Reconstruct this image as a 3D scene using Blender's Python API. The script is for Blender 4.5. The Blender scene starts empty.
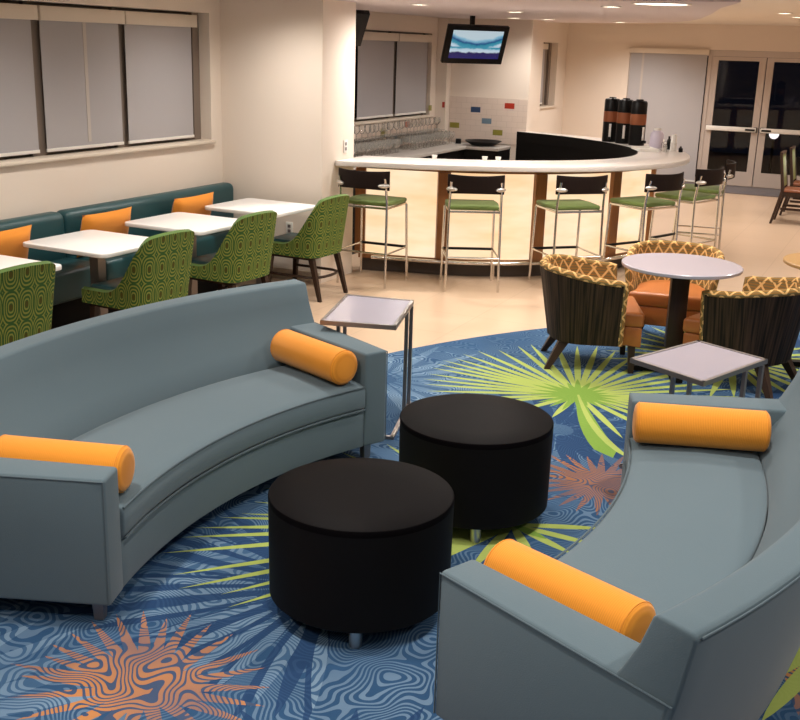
import bpy, bmesh, math, random
from mathutils import Vector, Matrix
random.seed(7)
S = bpy.context.scene
COL = S.collection
PI = math.pi
R = math.radians

# ------------------------------------------------------------------ materials
def mat(name, col, rough=0.5, metal=0.0, spec=0.5, emit=None, estr=0.0, coat=0.0, sheen=0.0):
    m = bpy.data.materials.new(name); m.use_nodes = True
    b = m.node_tree.nodes['Principled BSDF']
    b.inputs['Base Color'].default_value = (*col, 1)
    b.inputs['Roughness'].default_value = rough
    b.inputs['Metallic'].default_value = metal
    b.inputs['Specular IOR Level'].default_value = spec
    b.inputs['Coat Weight'].default_value = coat
    b.inputs['Sheen Weight'].default_value = sheen
    if emit:
        b.inputs['Emission Color'].default_value = (*emit, 1)
        b.inputs['Emission Strength'].default_value = estr
    return m

class NT:
    """small wrapper to wire shader nodes"""
    def __init__(s, m):
        s.nt = m.node_tree; s.b = s.nt.nodes['Principled BSDF']
    def n(s, t, **kw):
        nd = s.nt.nodes.new(t)
        for k, v in kw.items(): setattr(nd, k, v)
        return nd
    def link(s, a, b): s.nt.links.new(a, b)
    def put(s, sock, v):
        if hasattr(v, 'is_output'): s.link(v, sock)
        else: sock.default_value = v
    def math(s, op, a, b=None, c=None):
        nd = s.n('ShaderNodeMath', operation=op)
        s.put(nd.inputs[0], a)
        if b is not None: s.put(nd.inputs[1], b)
        if c is not None: s.put(nd.inputs[2], c)
        return nd.outputs[0]
    def mix(s, f, a, b):
        nd = s.n('ShaderNodeMix', data_type='RGBA')
        s.put(nd.inputs[0], f)
        s.put(nd.inputs[6], (*a, 1) if isinstance(a, tuple) else a)
        s.put(nd.inputs[7], (*b, 1) if isinstance(b, tuple) else b)
        return nd.outputs[2]
    def noise(s, vec, scale, detail=2.0, rough=0.5):
        nd = s.n('ShaderNodeTexNoise')
        if vec is not None: s.link(vec, nd.inputs['Vector'])
        nd.inputs['Scale'].default_value = scale
        nd.inputs['Detail'].default_value = detail
        nd.inputs['Roughness'].default_value = rough
        return nd.outputs['Fac']
    def obj(s): return s.n('ShaderNodeTexCoord').outputs['Object']
    def uv(s): return s.n('ShaderNodeTexCoord').outputs['UV']
    def xyz(s, v):
        nd = s.n('ShaderNodeSeparateXYZ'); s.link(v, nd.inputs[0]); return nd.outputs
    def scale(s, v, k):
        nd = s.n('ShaderNodeMapping'); s.link(v, nd.inputs[0]); nd.inputs['Scale'].default_value = k
        return nd.outputs[0]
    def bump(s, h, strength=0.2, dist=0.005):
        nd = s.n('ShaderNodeBump'); nd.inputs['Strength'].default_value = strength
        nd.inputs['Distance'].default_value = dist
        s.link(h, nd.inputs['Height']); s.link(nd.outputs[0], s.b.inputs['Normal'])
    def base(s, v): s.link(v, s.b.inputs['Base Color'])

def fabric(name, col, col2=None, scale=260, rough=0.9, bump=0.25):
    m = mat(name, col, rough, spec=0.25, sheen=0.15); t = NT(m)
    o = t.obj(); f = t.noise(o, scale, 2)
    g = t.noise(o, 3.0, 3)
    c2 = col2 or tuple(c * 0.82 for c in col)
    k = t.math('MULTIPLY', g, 0.6)
    t.base(t.mix(t.math('ADD', k, t.math('MULTIPLY', f, 0.35)), col, c2))
    t.bump(f, bump, 0.002)
    return m

def wood(name, c1, c2, k=(14, 14, 1.2), rough=0.4, spec=0.35):
    m = mat(name, c1, rough); t = NT(m)
    v = t.scale(t.obj(), k)
    f = t.noise(v, 4, 4, 0.6)
    t.base(t.mix(f, c1, c2)); t.b.inputs['Specular IOR Level'].default_value = spec; return m

M = {}
def wallmat(name, col):
    m = mat(name, col, 0.85, spec=0.2); t = NT(m)
    o = t.obj(); f = t.noise(o, 90, 2)
    t.bump(f, 0.06, 0.003); return m
M['wall'] = wallmat('cream wall paint', (0.79, 0.69, 0.60))
M['ceil'] = wallmat('ceiling paint', (0.80, 0.73, 0.64))
M['soffit'] = wallmat('tinted bar ceiling paint', (0.66, 0.58, 0.58))  # own pinkish paint, cooled to carry the purple light of the television
M['trimwhite'] = mat('sill paint', (0.70, 0.61, 0.51), 0.5)
M['frame'] = mat('window frame brown', (0.20, 0.155, 0.125), 0.5)
M['alu'] = mat('aluminium', (0.55, 0.48, 0.44), 0.45, 0.35)
M['alu_dark'] = mat('threshold', (0.20, 0.17, 0.17), 0.5, 0.3)
M['chrome'] = mat('chrome', (0.72, 0.68, 0.63), 0.22, 1.0)
M['steel'] = mat('brushed steel', (0.62, 0.60, 0.57), 0.38, 1.0)
M['steel_dark'] = mat('grey steel legs', (0.30, 0.27, 0.26), 0.4, 0.9)
M['black'] = mat('black plastic', (0.006, 0.0055, 0.0055), 0.4, spec=0.2)
M['blackmatt'] = mat('black recess', (0.006, 0.005, 0.0045), 0.6, spec=0.12)
M['kick'] = mat('dark kick plate', (0.07, 0.052, 0.042), 0.5)
M['white'] = mat('white laminate', (0.92, 0.90, 0.88), 0.35, coat=0.2)
M['lilac'] = mat('pale grey laminate', (0.47, 0.435, 0.50), 0.22, coat=0.3)
M['lilac_dark'] = mat('grey lilac laminate', (0.36, 0.335, 0.40), 0.25, coat=0.25)
M['plastic_white'] = mat('white plastic', (0.8, 0.77, 0.72), 0.4)
M['counter'] = mat('quartz counter', (0.68, 0.63, 0.59), 0.28, coat=0.2)
M['counter_grey'] = mat('grey back counter', (0.40, 0.37, 0.34), 0.3)
M['sofa'] = fabric('blue grey upholstery', (0.106, 0.149, 0.174), (0.093, 0.133, 0.157))
M['piping'] = fabric('dark piping', (0.085, 0.12, 0.142))
M['teal'] = mat('dark teal vinyl', (0.012, 0.062, 0.072), 0.42)
M['orange'] = None
M['leather'] = mat('orange leather', (0.46, 0.145, 0.035), 0.38, coat=0.15)
M['wenge'] = wood('dark brown wood', (0.020, 0.010, 0.007), (0.045, 0.022, 0.013))
M['walnut'] = wood('brown post wood', (0.33, 0.14, 0.045), (0.22, 0.085, 0.028))
M['maple'] = wood('maple table top', (0.50, 0.30, 0.12), (0.40, 0.22, 0.08))
M['stool_back'] = None
M['stool_back'] = wood('dark stool back', (0.018, 0.010, 0.008), (0.009, 0.006, 0.005), rough=0.5, spec=0.1)
M['green'] = fabric('green seat fabric', (0.15, 0.205, 0.055), (0.12, 0.17, 0.045))
M['green_light'] = fabric('pale green slats', (0.33, 0.42, 0.14))
M['brown_seat'] = mat('red brown seat', (0.20, 0.065, 0.03), 0.4)
M['blind'] = None

def ribbed_orange():
    m = mat('ribbed orange fabric', (0.85, 0.36, 0.035), 0.8, spec=0.25, sheen=0.2); t = NT(m)
    x = t.xyz(t.obj())
    w = t.math('SINE', t.math('MULTIPLY', x[0], 900.0))
    f = t.math('MULTIPLY_ADD', w, 0.5, 0.5)
    t.base(t.mix(f, (0.70, 0.245, 0.018), (0.80, 0.30, 0.026)))
    t.bump(f, 0.2, 0.002); return m
M['orange'] = ribbed_orange()
M['pillow'] = fabric('orange pillow fabric', (0.80, 0.29, 0.035), (0.72, 0.25, 0.03), 200)

def blind():
    m = mat('roller blind cloth', (0.42, 0.375, 0.36), 0.9, spec=0.2); t = NT(m)
    o = t.obj(); x = t.xyz(o)
    f = t.noise(t.scale(o, (60, 60, 400)), 3, 2)
    t.base(t.mix(f, (0.44, 0.415, 0.425), (0.385, 0.37, 0.38)))
    return m
M['blind'] = blind()
M['blind_strip'] = mat('light blind strip', (0.50, 0.45, 0.41), 0.8)

def ottoman_top():
    m = mat('black leather', (0.003, 0.0025, 0.003), 0.42, spec=0.02); t = NT(m)
    f = t.noise(t.obj(), 160, 3); t.bump(f, 0.15, 0.002); return m
M['leather_black'] = ottoman_top()
M['leather_side'] = mat('black leather side', (0.004, 0.0035, 0.0035), 0.6, spec=0.12)

def tile_floor():
    m = mat('beige floor tile', (0.62, 0.47, 0.34), 0.28); t = NT(m)
    o = t.obj()
    br = t.n('ShaderNodeTexBrick'); br.offset = 0.0
    t.link(t.scale(o, (1, 1, 1)), br.inputs['Vector'])
    br.inputs['Scale'].default_value = 1.0
    br.inputs['Brick Width'].default_value = 0.6; br.inputs['Row Height'].default_value = 0.6
    br.inputs['Mortar Size'].default_value = 0.004; br.inputs['Mortar Smooth'].default_value = 0.3
    br.inputs['Color1'].default_value = (0.575, 0.415, 0.295, 1); br.inputs['Color2'].default_value = (0.55, 0.395, 0.275, 1)
    br.inputs['Mortar'].default_value = (0.44, 0.31, 0.21, 1)
    n = t.noise(o, 1.8, 4)
    t.base(t.mix(t.math('MULTIPLY', n, 0.35), br.outputs['Color'], (0.48, 0.33, 0.215)))
    return m
M['tile'] = tile_floor()

def swirl(t, freq=9.0, scale=5.5, thr=0.5):
    """contour lines of a noise field: the wavy stripe that runs through the whole carpet"""
    o = t.obj()
    n = t.noise(o, scale, 1.0, 0.4)
    x = t.xyz(o)
    lin = t.math('ADD', t.math('MULTIPLY', x[0], 7.0), t.math('MULTIPLY', x[1], 6.0))
    s = t.math('SINE', t.math('MULTIPLY', t.math('ADD', t.math('MULTIPLY', n, freq), lin), 2 * PI))
    return t.math('GREATER_THAN', s, thr), o
def carpet_mat(name, c1, c2, freq=36.0, scale=3.4, thr=0.2, amt=1.0):
    m = mat(name, c1, 0.95, spec=0.1); t = NT(m)
    f, o = swirl(t, freq, scale, thr)
    big = t.noise(o, 1.3, 2)
    k = t.n('ShaderNodeMapRange'); t.link(big, k.inputs[0])
    k.inputs[1].default_value = 0.35; k.inputs[2].default_value = 0.65
    k.inputs[3].default_value = 0.25 * amt; k.inputs[4].default_value = amt
    t.base(t.mix(t.math('MULTIPLY', f, k.outputs[0]), c1, c2))
    t.bump(t.noise(o, 350, 2), 0.3, 0.004)
    return m
M['carpet'] = carpet_mat('blue swirl carpet', (0.026, 0.070, 0.150), (0.125, 0.20, 0.30))
M['carpet_navy'] = carpet_mat('navy carpet frond', (0.018, 0.048, 0.120), (0.035, 0.080, 0.17), amt=0.6)
M['carpet_pale'] = carpet_mat('pale blue carpet frond', (0.045, 0.10, 0.19), (0.20, 0.29, 0.39), thr=-0.2)
M['carpet_lime'] = carpet_mat('lime carpet frond', (0.33, 0.40, 0.10), (0.38, 0.44, 0.13), amt=0.4)
M['carpet_leaf'] = carpet_mat('green carpet frond', (0.17, 0.29, 0.05), (0.21, 0.33, 0.065), amt=0.5)
M['carpet_orange'] = carpet_mat('orange carpet frond', (0.05, 0.075, 0.14), (0.56, 0.225, 0.055), thr=-0.35, freq=36)
M['carpet_rust'] = carpet_mat('rust carpet frond', (0.07, 0.075, 0.12), (0.36, 0.145, 0.05), thr=-0.35, freq=36)

def chair_fabric():
    m = mat('green oval pattern fabric', (0.1, 0.2, 0.05), 0.9, spec=0.2); t = NT(m)
    x = t.xyz(t.uv())
    cu = t.math('MULTIPLY', x[0], 1 / 0.098); cv = t.math('MULTIPLY', x[1], 1 / 0.185)
    fu = t.math('ABSOLUTE', t.math('SUBTRACT', t.math('FRACT', cu), 0.5))
    fv = t.math('ABSOLUTE', t.math('SUBTRACT', t.math('FRACT', cv), 0.5))
    d = t.math('POWER', t.math('ADD', t.math('POWER', fu, 2.6), t.math('POWER', fv, 2.6)), 1 / 2.6)
    ring = t.math('MULTIPLY_ADD', t.math('SINE', t.math('MULTIPLY', d, 50.0)), 0.5, 0.5)
    core = t.math('LESS_THAN', d, 0.10)
    st = t.math('GREATER_THAN', ring, 0.58)
    c = t.mix(st, (0.035, 0.095, 0.024), (0.21, 0.23, 0.045))
    c = t.mix(core, c, (0.075, 0.065, 0.012))
    t.base(c); t.bump(t.noise(t.obj(), 300), 0.25, 0.002); return m
M['chair_fabric'] = chair_fabric()
M['chair_edge'] = fabric('green chair edge', (0.105, 0.18, 0.04), (0.075, 0.14, 0.03))

def lattice():
    m = mat('orange lattice fabric', (0.4, 0.2, 0.05), 0.85, spec=0.2); t = NT(m)
    x = t.xyz(t.uv())
    u = t.math('MULTIPLY', x[0], 1 / 0.105); v = t.math('MULTIPLY', x[1], 1 / 0.135)
    def ln(s):
        f = t.math('ABSOLUTE', t.math('SUBTRACT', t.math('FRACT', s), 0.5))
        return t.math('LESS_THAN', f, 0.085)
    l = t.math('MAXIMUM', ln(t.math('ADD', u, v)), ln(t.math('SUBTRACT', u, v)))
    str_ = t.math('GREATER_THAN', t.math('SINE', t.math('MULTIPLY', x[1], 330.0)), 0.1)
    c = t.mix(str_, (0.30, 0.145, 0.035), (0.17, 0.125, 0.055))
    c = t.mix(l, c, (0.74, 0.44, 0.17))
    t.base(c); return m
M['lattice'] = lattice()

def zebra():
    m = mat('dark striped vinyl', (0.02, 0.012, 0.008), 0.6, spec=0.2); t = NT(m)
    x = t.xyz(t.uv())
    n = t.n('ShaderNodeCombineXYZ'); t.link(t.math('MULTIPLY', x[0], 60.0), n.inputs[0]); t.link(t.math('MULTIPLY', x[1], 2.0), n.inputs[1])
    f = t.noise(n.outputs[0], 1.0, 3)
    k = t.n('ShaderNodeMapRange'); t.link(f, k.inputs[0]); k.inputs[1].default_value = 0.4; k.inputs[2].default_value = 0.65
    t.base(t.mix(k.outputs[0], (0.010, 0.007, 0.005), (0.060, 0.034, 0.020))); return m
M['zebra'] = zebra()

def onyx():
    m = mat('backlit onyx panel', (0.22, 0.18, 0.14), 0.4); t = NT(m)
    o = t.obj()
    f = t.noise(t.scale(o, (0.8, 0.8, 3.2)), 1.6, 3, 0.55)
    k = t.n('ShaderNodeMapRange'); t.link(f, k.inputs[0]); k.inputs[1].default_value = 0.3; k.inputs[2].default_value = 0.7
    c = t.mix(k.outputs[0], (1.0, 0.63, 0.32), (1.0, 0.85, 0.60))
    t.link(c, t.b.inputs['Emission Color'])
    t.b.inputs['Emission Strength'].default_value = 0.98
    return m
M['onyx'] = onyx()

def thin_glass(name, tint, gloss, rough=0.02, milk=0.0):
    m = bpy.data.materials.new(name); m.use_nodes = True
    nt = m.node_tree; nt.nodes.clear()
    out = nt.nodes.new('ShaderNodeOutputMaterial')
    tr = nt.nodes.new('ShaderNodeBsdfTransparent'); tr.inputs[0].default_value = (*tint, 1)
    gl = nt.nodes.new('ShaderNodeBsdfGlossy'); gl.inputs['Roughness'].default_value = rough
    lw = nt.nodes.new('ShaderNodeLayerWeight'); lw.inputs['Blend'].default_value = gloss
    mx = nt.nodes.new('ShaderNodeMixShader')
    nt.links.new(lw.outputs['Fresnel'], mx.inputs[0]); nt.links.new(tr.outputs[0], mx.inputs[1]); nt.links.new(gl.outputs[0], mx.inputs[2])
    if milk:
        df = nt.nodes.new('ShaderNodeBsdfDiffuse'); df.inputs[0].default_value = (0.8, 0.78, 0.74, 1)
        m2 = nt.nodes.new('ShaderNodeMixShader'); m2.inputs[0].default_value = milk
        nt.links.new(mx.outputs[0], m2.inputs[1]); nt.links.new(df.outputs[0], m2.inputs[2]); mx = m2
    nt.links.new(mx.outputs[0], out.inputs[0]); return m
M['pane'] = thin_glass('door glass', (0.75, 0.72, 0.70), 0.22)
M['glassware'] = thin_glass('clear glassware', (0.95, 0.94, 0.92), 0.25, 0.08, 0.10)
M['lens'] = mat('lamp lens', (0.9, 0.9, 0.9), 0.5, emit=(1.0, 0.86, 0.68), estr=9.0)
M['lens_soft'] = mat('ceiling light diffuser', (0.9, 0.9, 0.9), 0.5, emit=(1.0, 0.86, 0.70), estr=3.0)
M['globe'] = mat('reflected glow globe', (0.9, 0.9, 0.9), 0.5, emit=(0.95, 0.95, 1.0), estr=2.5)
M['patio'] = mat('patio paving', (0.16, 0.14, 0.12), 0.8)
M['mat'] = fabric('entry mat', (0.115, 0.10, 0.105))

def screen():
    m = mat('television picture', (0.01, 0.01, 0.01), 0.25); t = NT(m)
    x = t.xyz(t.uv())
    v = x[1]; u = x[0]
    r = t.n('ShaderNodeValToRGB'); e = r.color_ramp.elements
    n = t.noise(t.uv(), 7, 4, 0.6)
    side = t.math('ABSOLUTE', t.math('SUBTRACT', u, 0.5))
    vv = t.math('ADD', v, t.math('MULTIPLY', t.math('SUBTRACT', n, 0.5), 0.16))
    vv = t.math('SUBTRACT', vv, t.math('MULTIPLY', t.math('MULTIPLY', side, side), t.math('MULTIPLY', t.math('GREATER_THAN', v, 0.42), 0.9)))
    t.link(vv, r.inputs[0])
    e[0].position = 0.0; e[0].color = (0.015, 0.012, 0.12, 1)
    e[1].position = 1.0; e[1].color = (0.50, 0.60, 0.66, 1)
    for p, c in ((0.20, (0.02, 0.015, 0.09, 1)), (0.25, (0.55, 0.65, 0.75, 1)), (0.33, (0.45, 0.60, 0.70, 1)),
                 (0.38, (0.05, 0.30, 0.42, 1)), (0.47, (0.03, 0.22, 0.32, 1)), (0.52, (0.012, 0.07, 0.22, 1)), (0.62, (0.20, 0.45, 0.60, 1)), (0.70, (0.50, 0.62, 0.68, 1))):
        q = e.new(p); q.color = c
    t.link(r.outputs[0], t.b.inputs['Emission Color']); t.b.inputs['Emission Strength'].default_value = 0.9
    return m
M['screen'] = screen()

def backsplash():
    m = mat('white wall tile', (0.70, 0.58, 0.50), 0.3); t = NT(m)
    br = t.n('ShaderNodeTexBrick'); br.offset = 0.5
    t.link(t.uv(), br.inputs['Vector']); br.inputs['Scale'].default_value = 1.0
    br.inputs['Brick Width'].default_value = 0.14; br.inputs['Row Height'].default_value = 0.07
    br.inputs['Mortar Size'].default_value = 0.002
    br.inputs['Color1'].default_value = (0.72, 0.60, 0.52, 1); br.inputs['Color2'].default_value = (0.70, 0.58, 0.50, 1)
    br.inputs['Mortar'].default_value = (0.60, 0.49, 0.42, 1)
    t.base(br.outputs['Color']); return m
M['backsplash'] = backsplash()
for n_, c_ in dict(t_blue=(0.025, 0.06, 0.14), t_red=(0.42, 0.035, 0.015), t_sky=(0.16, 0.24, 0.31), t_olive=(0.27, 0.24, 0.04), t_orange=(0.45, 0.09, 0.03)).items():
    M[n_] = mat('wall tile ' + n_[2:], c_, 0.3)
M['urn_band'] = mat('copper urn band', (0.32, 0.105, 0.045), 0.35, 0.3)
M['lavender'] = mat('pale lavender plastic', (0.58, 0.52, 0.62), 0.4)

# ------------------------------------------------------------------ mesh helpers
def ss(a, b, x):
    x = max(0.0, min(1.0, (x - a) / (b - a))); return x * x * (3 - 2 * x)
def rotz(a): return Matrix.Rotation(a, 4, 'Z')
def box(bm, c, s, rot=None, mi=0):
    m = Matrix.Translation(c)
    if rot is not None: m = m @ rot
    m = m @ Matrix.Diagonal((s[0], s[1], s[2], 1))
    r = bmesh.ops.create_cube(bm, size=1.0, matrix=m)
    if mi:
        for v in r['verts']:
            for f in v.link_faces: f.material_index = mi
    return r['verts']
def tapered(bm, p0, p1, s0, s1, rot=None):
    """square leg from p0 (top) to p1 (bottom)"""
    vs = []
    for p, s in ((p0, s0), (p1, s1)):
        for dx, dy in ((-1, -1), (1, -1), (1, 1), (-1, 1)):
            d = Vector((dx * s / 2, dy * s / 2, 0))
            if rot is not None: d = rot.to_3x3() @ d
            vs.append(bm.verts.new(Vector(p) + d))
    for i in range(4):
        bm.faces.new((vs[i], vs[4 + i], vs[4 + (i + 1) % 4], vs[(i + 1) % 4]))
    bm.faces.new(vs[3::-1]); bm.faces.new(vs[4:])
def lathe(bm, prof, n=32, c=(0, 0, 0), mi=0, cap=True):
    rings = []
    for r, z in prof:
        rings.append([bm.verts.new((c[0] + r * math.cos(2 * PI * k / n), c[1] + r * math.sin(2 * PI * k / n), c[2] + z)) for k in range(n)])
    for a, b in zip(rings, rings[1:]):
        for k in range(n):
            f = bm.faces.new((a[k], a[(k + 1) % n], b[(k + 1) % n], b[k])); f.material_index = mi
    if cap:
        f = bm.faces.new(rings[0][::-1]); f.material_index = mi
        f = bm.faces.new(rings[-1]); f.material_index = mi
def tube(bm, pts, r, n=8, closed=False):
    pts = [Vector(p) for p in pts]; N = len(pts); rings = []
    up = None
    for i, p in enumerate(pts):
        if closed: t = (pts[(i + 1) % N] - pts[i - 1]).normalized()
        else: t = (pts[min(i + 1, N - 1)] - pts[max(i - 1, 0)]).normalized()
        if up is None:
            up = Vector((0, 0, 1)) if abs(t.z) < 0.9 else Vector((1, 0, 0))
        s = t.cross(up).normalized(); up = s.cross(t).normalized()
        rings.append([bm.verts.new(p + r * (math.cos(2 * PI * k / n) * s + math.sin(2 * PI * k / n) * up)) for k in range(n)])
    rng = range(N) if closed else range(N - 1)
    for i in rng:
        a, b = rings[i], rings[(i + 1) % N]
        for k in range(n): bm.faces.new((a[k], a[(k + 1) % n], b[(k + 1) % n], b[k]))
    if not closed:
        bm.faces.new(rings[0][::-1]); bm.faces.new(rings[-1])
def arc_sweep(bm, prof, a0, a1, n):
    """closed (r, z) profile swept round the z axis from angle a0 to a1 (radians)"""
    rings = []
    for i in range(n + 1):
        a = a0 + (a1 - a0) * i / n
        rings.append([bm.verts.new((r * math.cos(a), r * math.sin(a), z)) for r, z in prof])
    k = len(prof)
    for a, b in zip(rings, rings[1:]):
        for j in range(k): bm.faces.new((a[j], b[j], b[(j + 1) % k], a[(j + 1) % k]))
    bm.faces.new(rings[0]); bm.faces.new(rings[-1][::-1])
def prism(bm, poly, z0, z1, mi=0):
    lo = [bm.verts.new((x, y, z0)) for x, y in poly]; hi = [bm.verts.new((x, y, z1)) for x, y in poly]
    k = len(poly)
    fs = [bm.faces.new(lo[::-1]), bm.faces.new(hi)]
    for i in range(k): fs.append(bm.faces.new((lo[i], lo[(i + 1) % k], hi[(i + 1) % k], hi[i])))
    for f in fs: f.material_index = mi
def grid(bm, rows, uvs=None, mi=0, flip=False):
    uvl = bm.loops.layers.uv.verify()
    V = [[bm.verts.new(p) for p in r] for r in rows]
    for i in range(len(V) - 1):
        for j in range(len(V[0]) - 1):
            q = [(i, j), (i, j + 1), (i + 1, j + 1), (i + 1, j)]
            if flip: q = q[::-1]
            f = bm.faces.new([V[a][b] for a, b in q]); f.material_index = mi
            if uvs:
                for l, (a, b) in zip(f.loops, q): l[uvl].uv = uvs[a][b]
    return V

def obj(name, bm, mats, parent=None, bevel=0.0, seg=2, ang=38, fix=True, weld=True, smooth=True):
    if weld: bmesh.ops.remove_doubles(bm, verts=bm.verts, dist=1e-5)
    if fix: bmesh.ops.recalc_face_normals(bm, faces=bm.faces)
    if bevel:
        es = [e for e in bm.edges if len(e.link_faces) == 2 and e.calc_face_angle(0) > R(ang)]
        bmesh.ops.bevel(bm, geom=es, offset=bevel, segments=seg, profile=0.5, affect='EDGES', clamp_overlap=True)
    for f in bm.faces: f.smooth = smooth
    for e in bm.edges:
        if len(e.link_faces) == 2 and e.calc_face_angle(0) > R(40 if not bevel else 50): e.smooth = False
    me = bpy.data.meshes.new(name); bm.to_mesh(me); bm.free()
    for m in (mats if isinstance(mats, (list, tuple)) else [mats]): me.materials.append(m)
    o = bpy.data.objects.new(name, me); COL.objects.link(o)
    if parent is not None: o.parent = parent
    return o
def B(): return bmesh.new()
def tag(o, label, cat, group=None):
    o['label'] = label; o['category'] = cat
    if group: o['group'] = group
    return o
def thing(name, label, cat, loc=(0, 0, 0), rz=0.0, group=None):
    o = bpy.data.objects.new(name, None); COL.objects.link(o)
    o.empty_display_size = 0.1
    o.location = loc; o.rotation_euler = (0, 0, rz)
    return tag(o, label, cat, group)
def struct(name, bm, m, parent=None, **kw):
    o = obj(name, bm, m, parent, **kw)
    if parent is None: o['kind'] = 'structure'
    return o
def dup(root, loc, rz, label=None):
    kids = {}
    for o in list(COL.objects):
        if o.parent: kids.setdefault(o.parent, []).append(o)
    def rec(o, par):
        c = o.copy(); COL.objects.link(c)
        if par is not None: c.parent = par
        for k in kids.get(o, []): rec(k, c)
        return c
    r = rec(root, None); r.location = loc; r.rotation_euler = (0, 0, rz)
    if label: r['label'] = label
    return r

# ------------------------------------------------------------------ room shell
XW, YD, ZC, XR, YB = -5.705, 18.51, 2.555, 3.6, -1.3
bm = B(); box(bm, ((XW + XR) / 2, (YB + YD) / 2, -0.05), (XR - XW + 0.6, YD - YB + 0.6, 0.1)); struct('floor', bm, M['tile'])
bm = B(); box(bm, ((XW + XR) / 2, (YB + YD) / 2, ZC + 0.05), (XR - XW + 0.6, YD - YB + 0.6, 0.1)); struct('ceiling', bm, M['ceil'])
# lowered ceiling over the bar
cx_ = [(-5.70, 8.0), (-1.25, 8.0), (-1.33, 8.3), (-1.56, 9.04), (-1.86, 10.35), (-2.235, 11.8), (-2.48, 12.5), (-2.80, 13.2), (-3.3, 13.8), (-3.9, 14.15), (-4.6, 14.3), (-5.70, 14.3)]
SOF = 2.43
bm = B(); prism(bm, cx_, SOF, ZC - 0.002); struct('ceiling_bar', bm, M['soffit'])
# left wall with its three openings: (y0, y1, z0, z1)
OPEN = [(4.15, 8.04, 1.20, 2.30), (10.75, 12.80, 1.22, 2.235), (16.85, 18.02, 1.16, 2.20)]
T = 0.25
bm = B(); y = YB - 0.3
for a, b, z0, z1 in OPEN:
    box(bm, (XW - T / 2, (y + a) / 2, ZC / 2), (T, a - y, ZC))
    box(bm, (XW - T / 2, (a + b) / 2, z0 / 2), (T, b - a, z0))
    box(bm, (XW - T / 2, (a + b) / 2, (z1 + ZC) / 2), (T, b - a, ZC - z1))
    y = b
box(bm, (XW - T / 2, (y + YD + 0.25) / 2, ZC / 2), (T, YD + 0.25 - y, ZC))
struct('wall_left', bm, M['wall'], weld=False)
bm = B(); box(bm, (XR + 0.1, (YB + YD) / 2, ZC / 2), (0.2, YD - YB + 0.4, ZC)); struct('wall_right', bm, M['wall'])
bm = B(); box(bm, ((XW + XR) / 2, YB - 0.1, ZC / 2), (XR - XW, 0.2, ZC)); struct('wall_back', bm, M['wall'])
# far wall with the storefront opening
DX0, DX1, DZ = -4.60, -1.46, 2.16
bm = B()
box(bm, ((XW + DX0) / 2, YD + 0.1, ZC / 2), (DX0 - XW, 0.2, ZC)); box(bm, ((DX0 + DX1) / 2, YD + 0.1, (DZ + ZC) / 2), (DX1 - DX0, 0.2, ZC - DZ))
box(bm, ((DX1 + XR) / 2, YD + 0.1, ZC / 2), (XR - DX1, 0.2, ZC)); struct('wall_far', bm, M['wall'], weld=False)
# two wall blocks that frame the bar
bm = B(); box(bm, ((XW - 4.665) / 2, 8.495, ZC / 2), (-4.665 - XW, 0.59, ZC)); struct('wall_column', bm, M['wall'])
bm = B(); box(bm, ((XW - 4.49) / 2, 13.33, SOF / 2 + 0.06), (-4.49 - XW, 0.46, SOF + 0.12)); struct('wall_pillar', bm, M['wall'])
bm = B(); box(bm, (-5.63, 13.03, SOF / 2 - 0.002), (0.148, 0.138, SOF - 0.006)); struct('trim_1', bm, M['wall'])
# baseboards
bm = B(); box(bm, (-2.7, YD - 0.008, 0.05), (0.0, 0.0, 0.0)); bm.free()
for nm, c, s in (('baseboard_far', ((XW + DX0) / 2, YD - 0.008, 0.05), (DX0 - XW - 0.02, 0.014, 0.10)),
                 ('baseboard_column', ((XW - 4.665) / 2, 8.192, 0.05), (-4.665 - XW - 0.01, 0.014, 0.10)),
                 ('baseboard_left', (XW + 0.008, 16.3, 0.05), (0.014, 4.3, 0.10))):
    bm = B(); box(bm, c, s); struct(nm, bm, M['trimwhite'])

# windows: frame + sill, one per opening, mullions inside the frame
def window(idx, op, mull, depth=0.125):
    a, b, z0, z1 = op; x = XW - depth
    w = bpy.data.objects.new('window_%d' % idx, None); COL.objects.link(w); w['kind'] = 'structure'
    bm = B()
    for yy in [a + 0.02] + list(mull) + [b - 0.02]: box(bm, (x - 0.035, yy, (z0 + z1) / 2), (0.09, 0.15, z1 - z0 - 0.004))
    for zz in (z0 + 0.025, z1 - 0.025): box(bm, (x - 0.05, (a + b) / 2, zz), (0.05, b - a - 0.004, 0.045))
    obj('window_frame', bm, M['frame'], w, weld=False)
    bm = B(); box(bm, (x - 0.055, (a + b) / 2, (z0 + z1) / 2), (0.008, b - a - 0.05, z1 - z0 - 0.06)); obj('pane', bm, M['pane'], w)
    bm = B(); box(bm, (XW - depth / 2 + 0.012, (a + b) / 2, z0 + 0.006), (depth + 0.06, b - a + 0.03, 0.028)); obj('window_sill', bm, M['trimwhite'], w, bevel=0.006)
    return w
window(1, OPEN[0], (5.13, 6.05, 6.985))
window(2, OPEN[1], (11.80,), 0.06)
window(3, OPEN[2], (17.72,))

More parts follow.
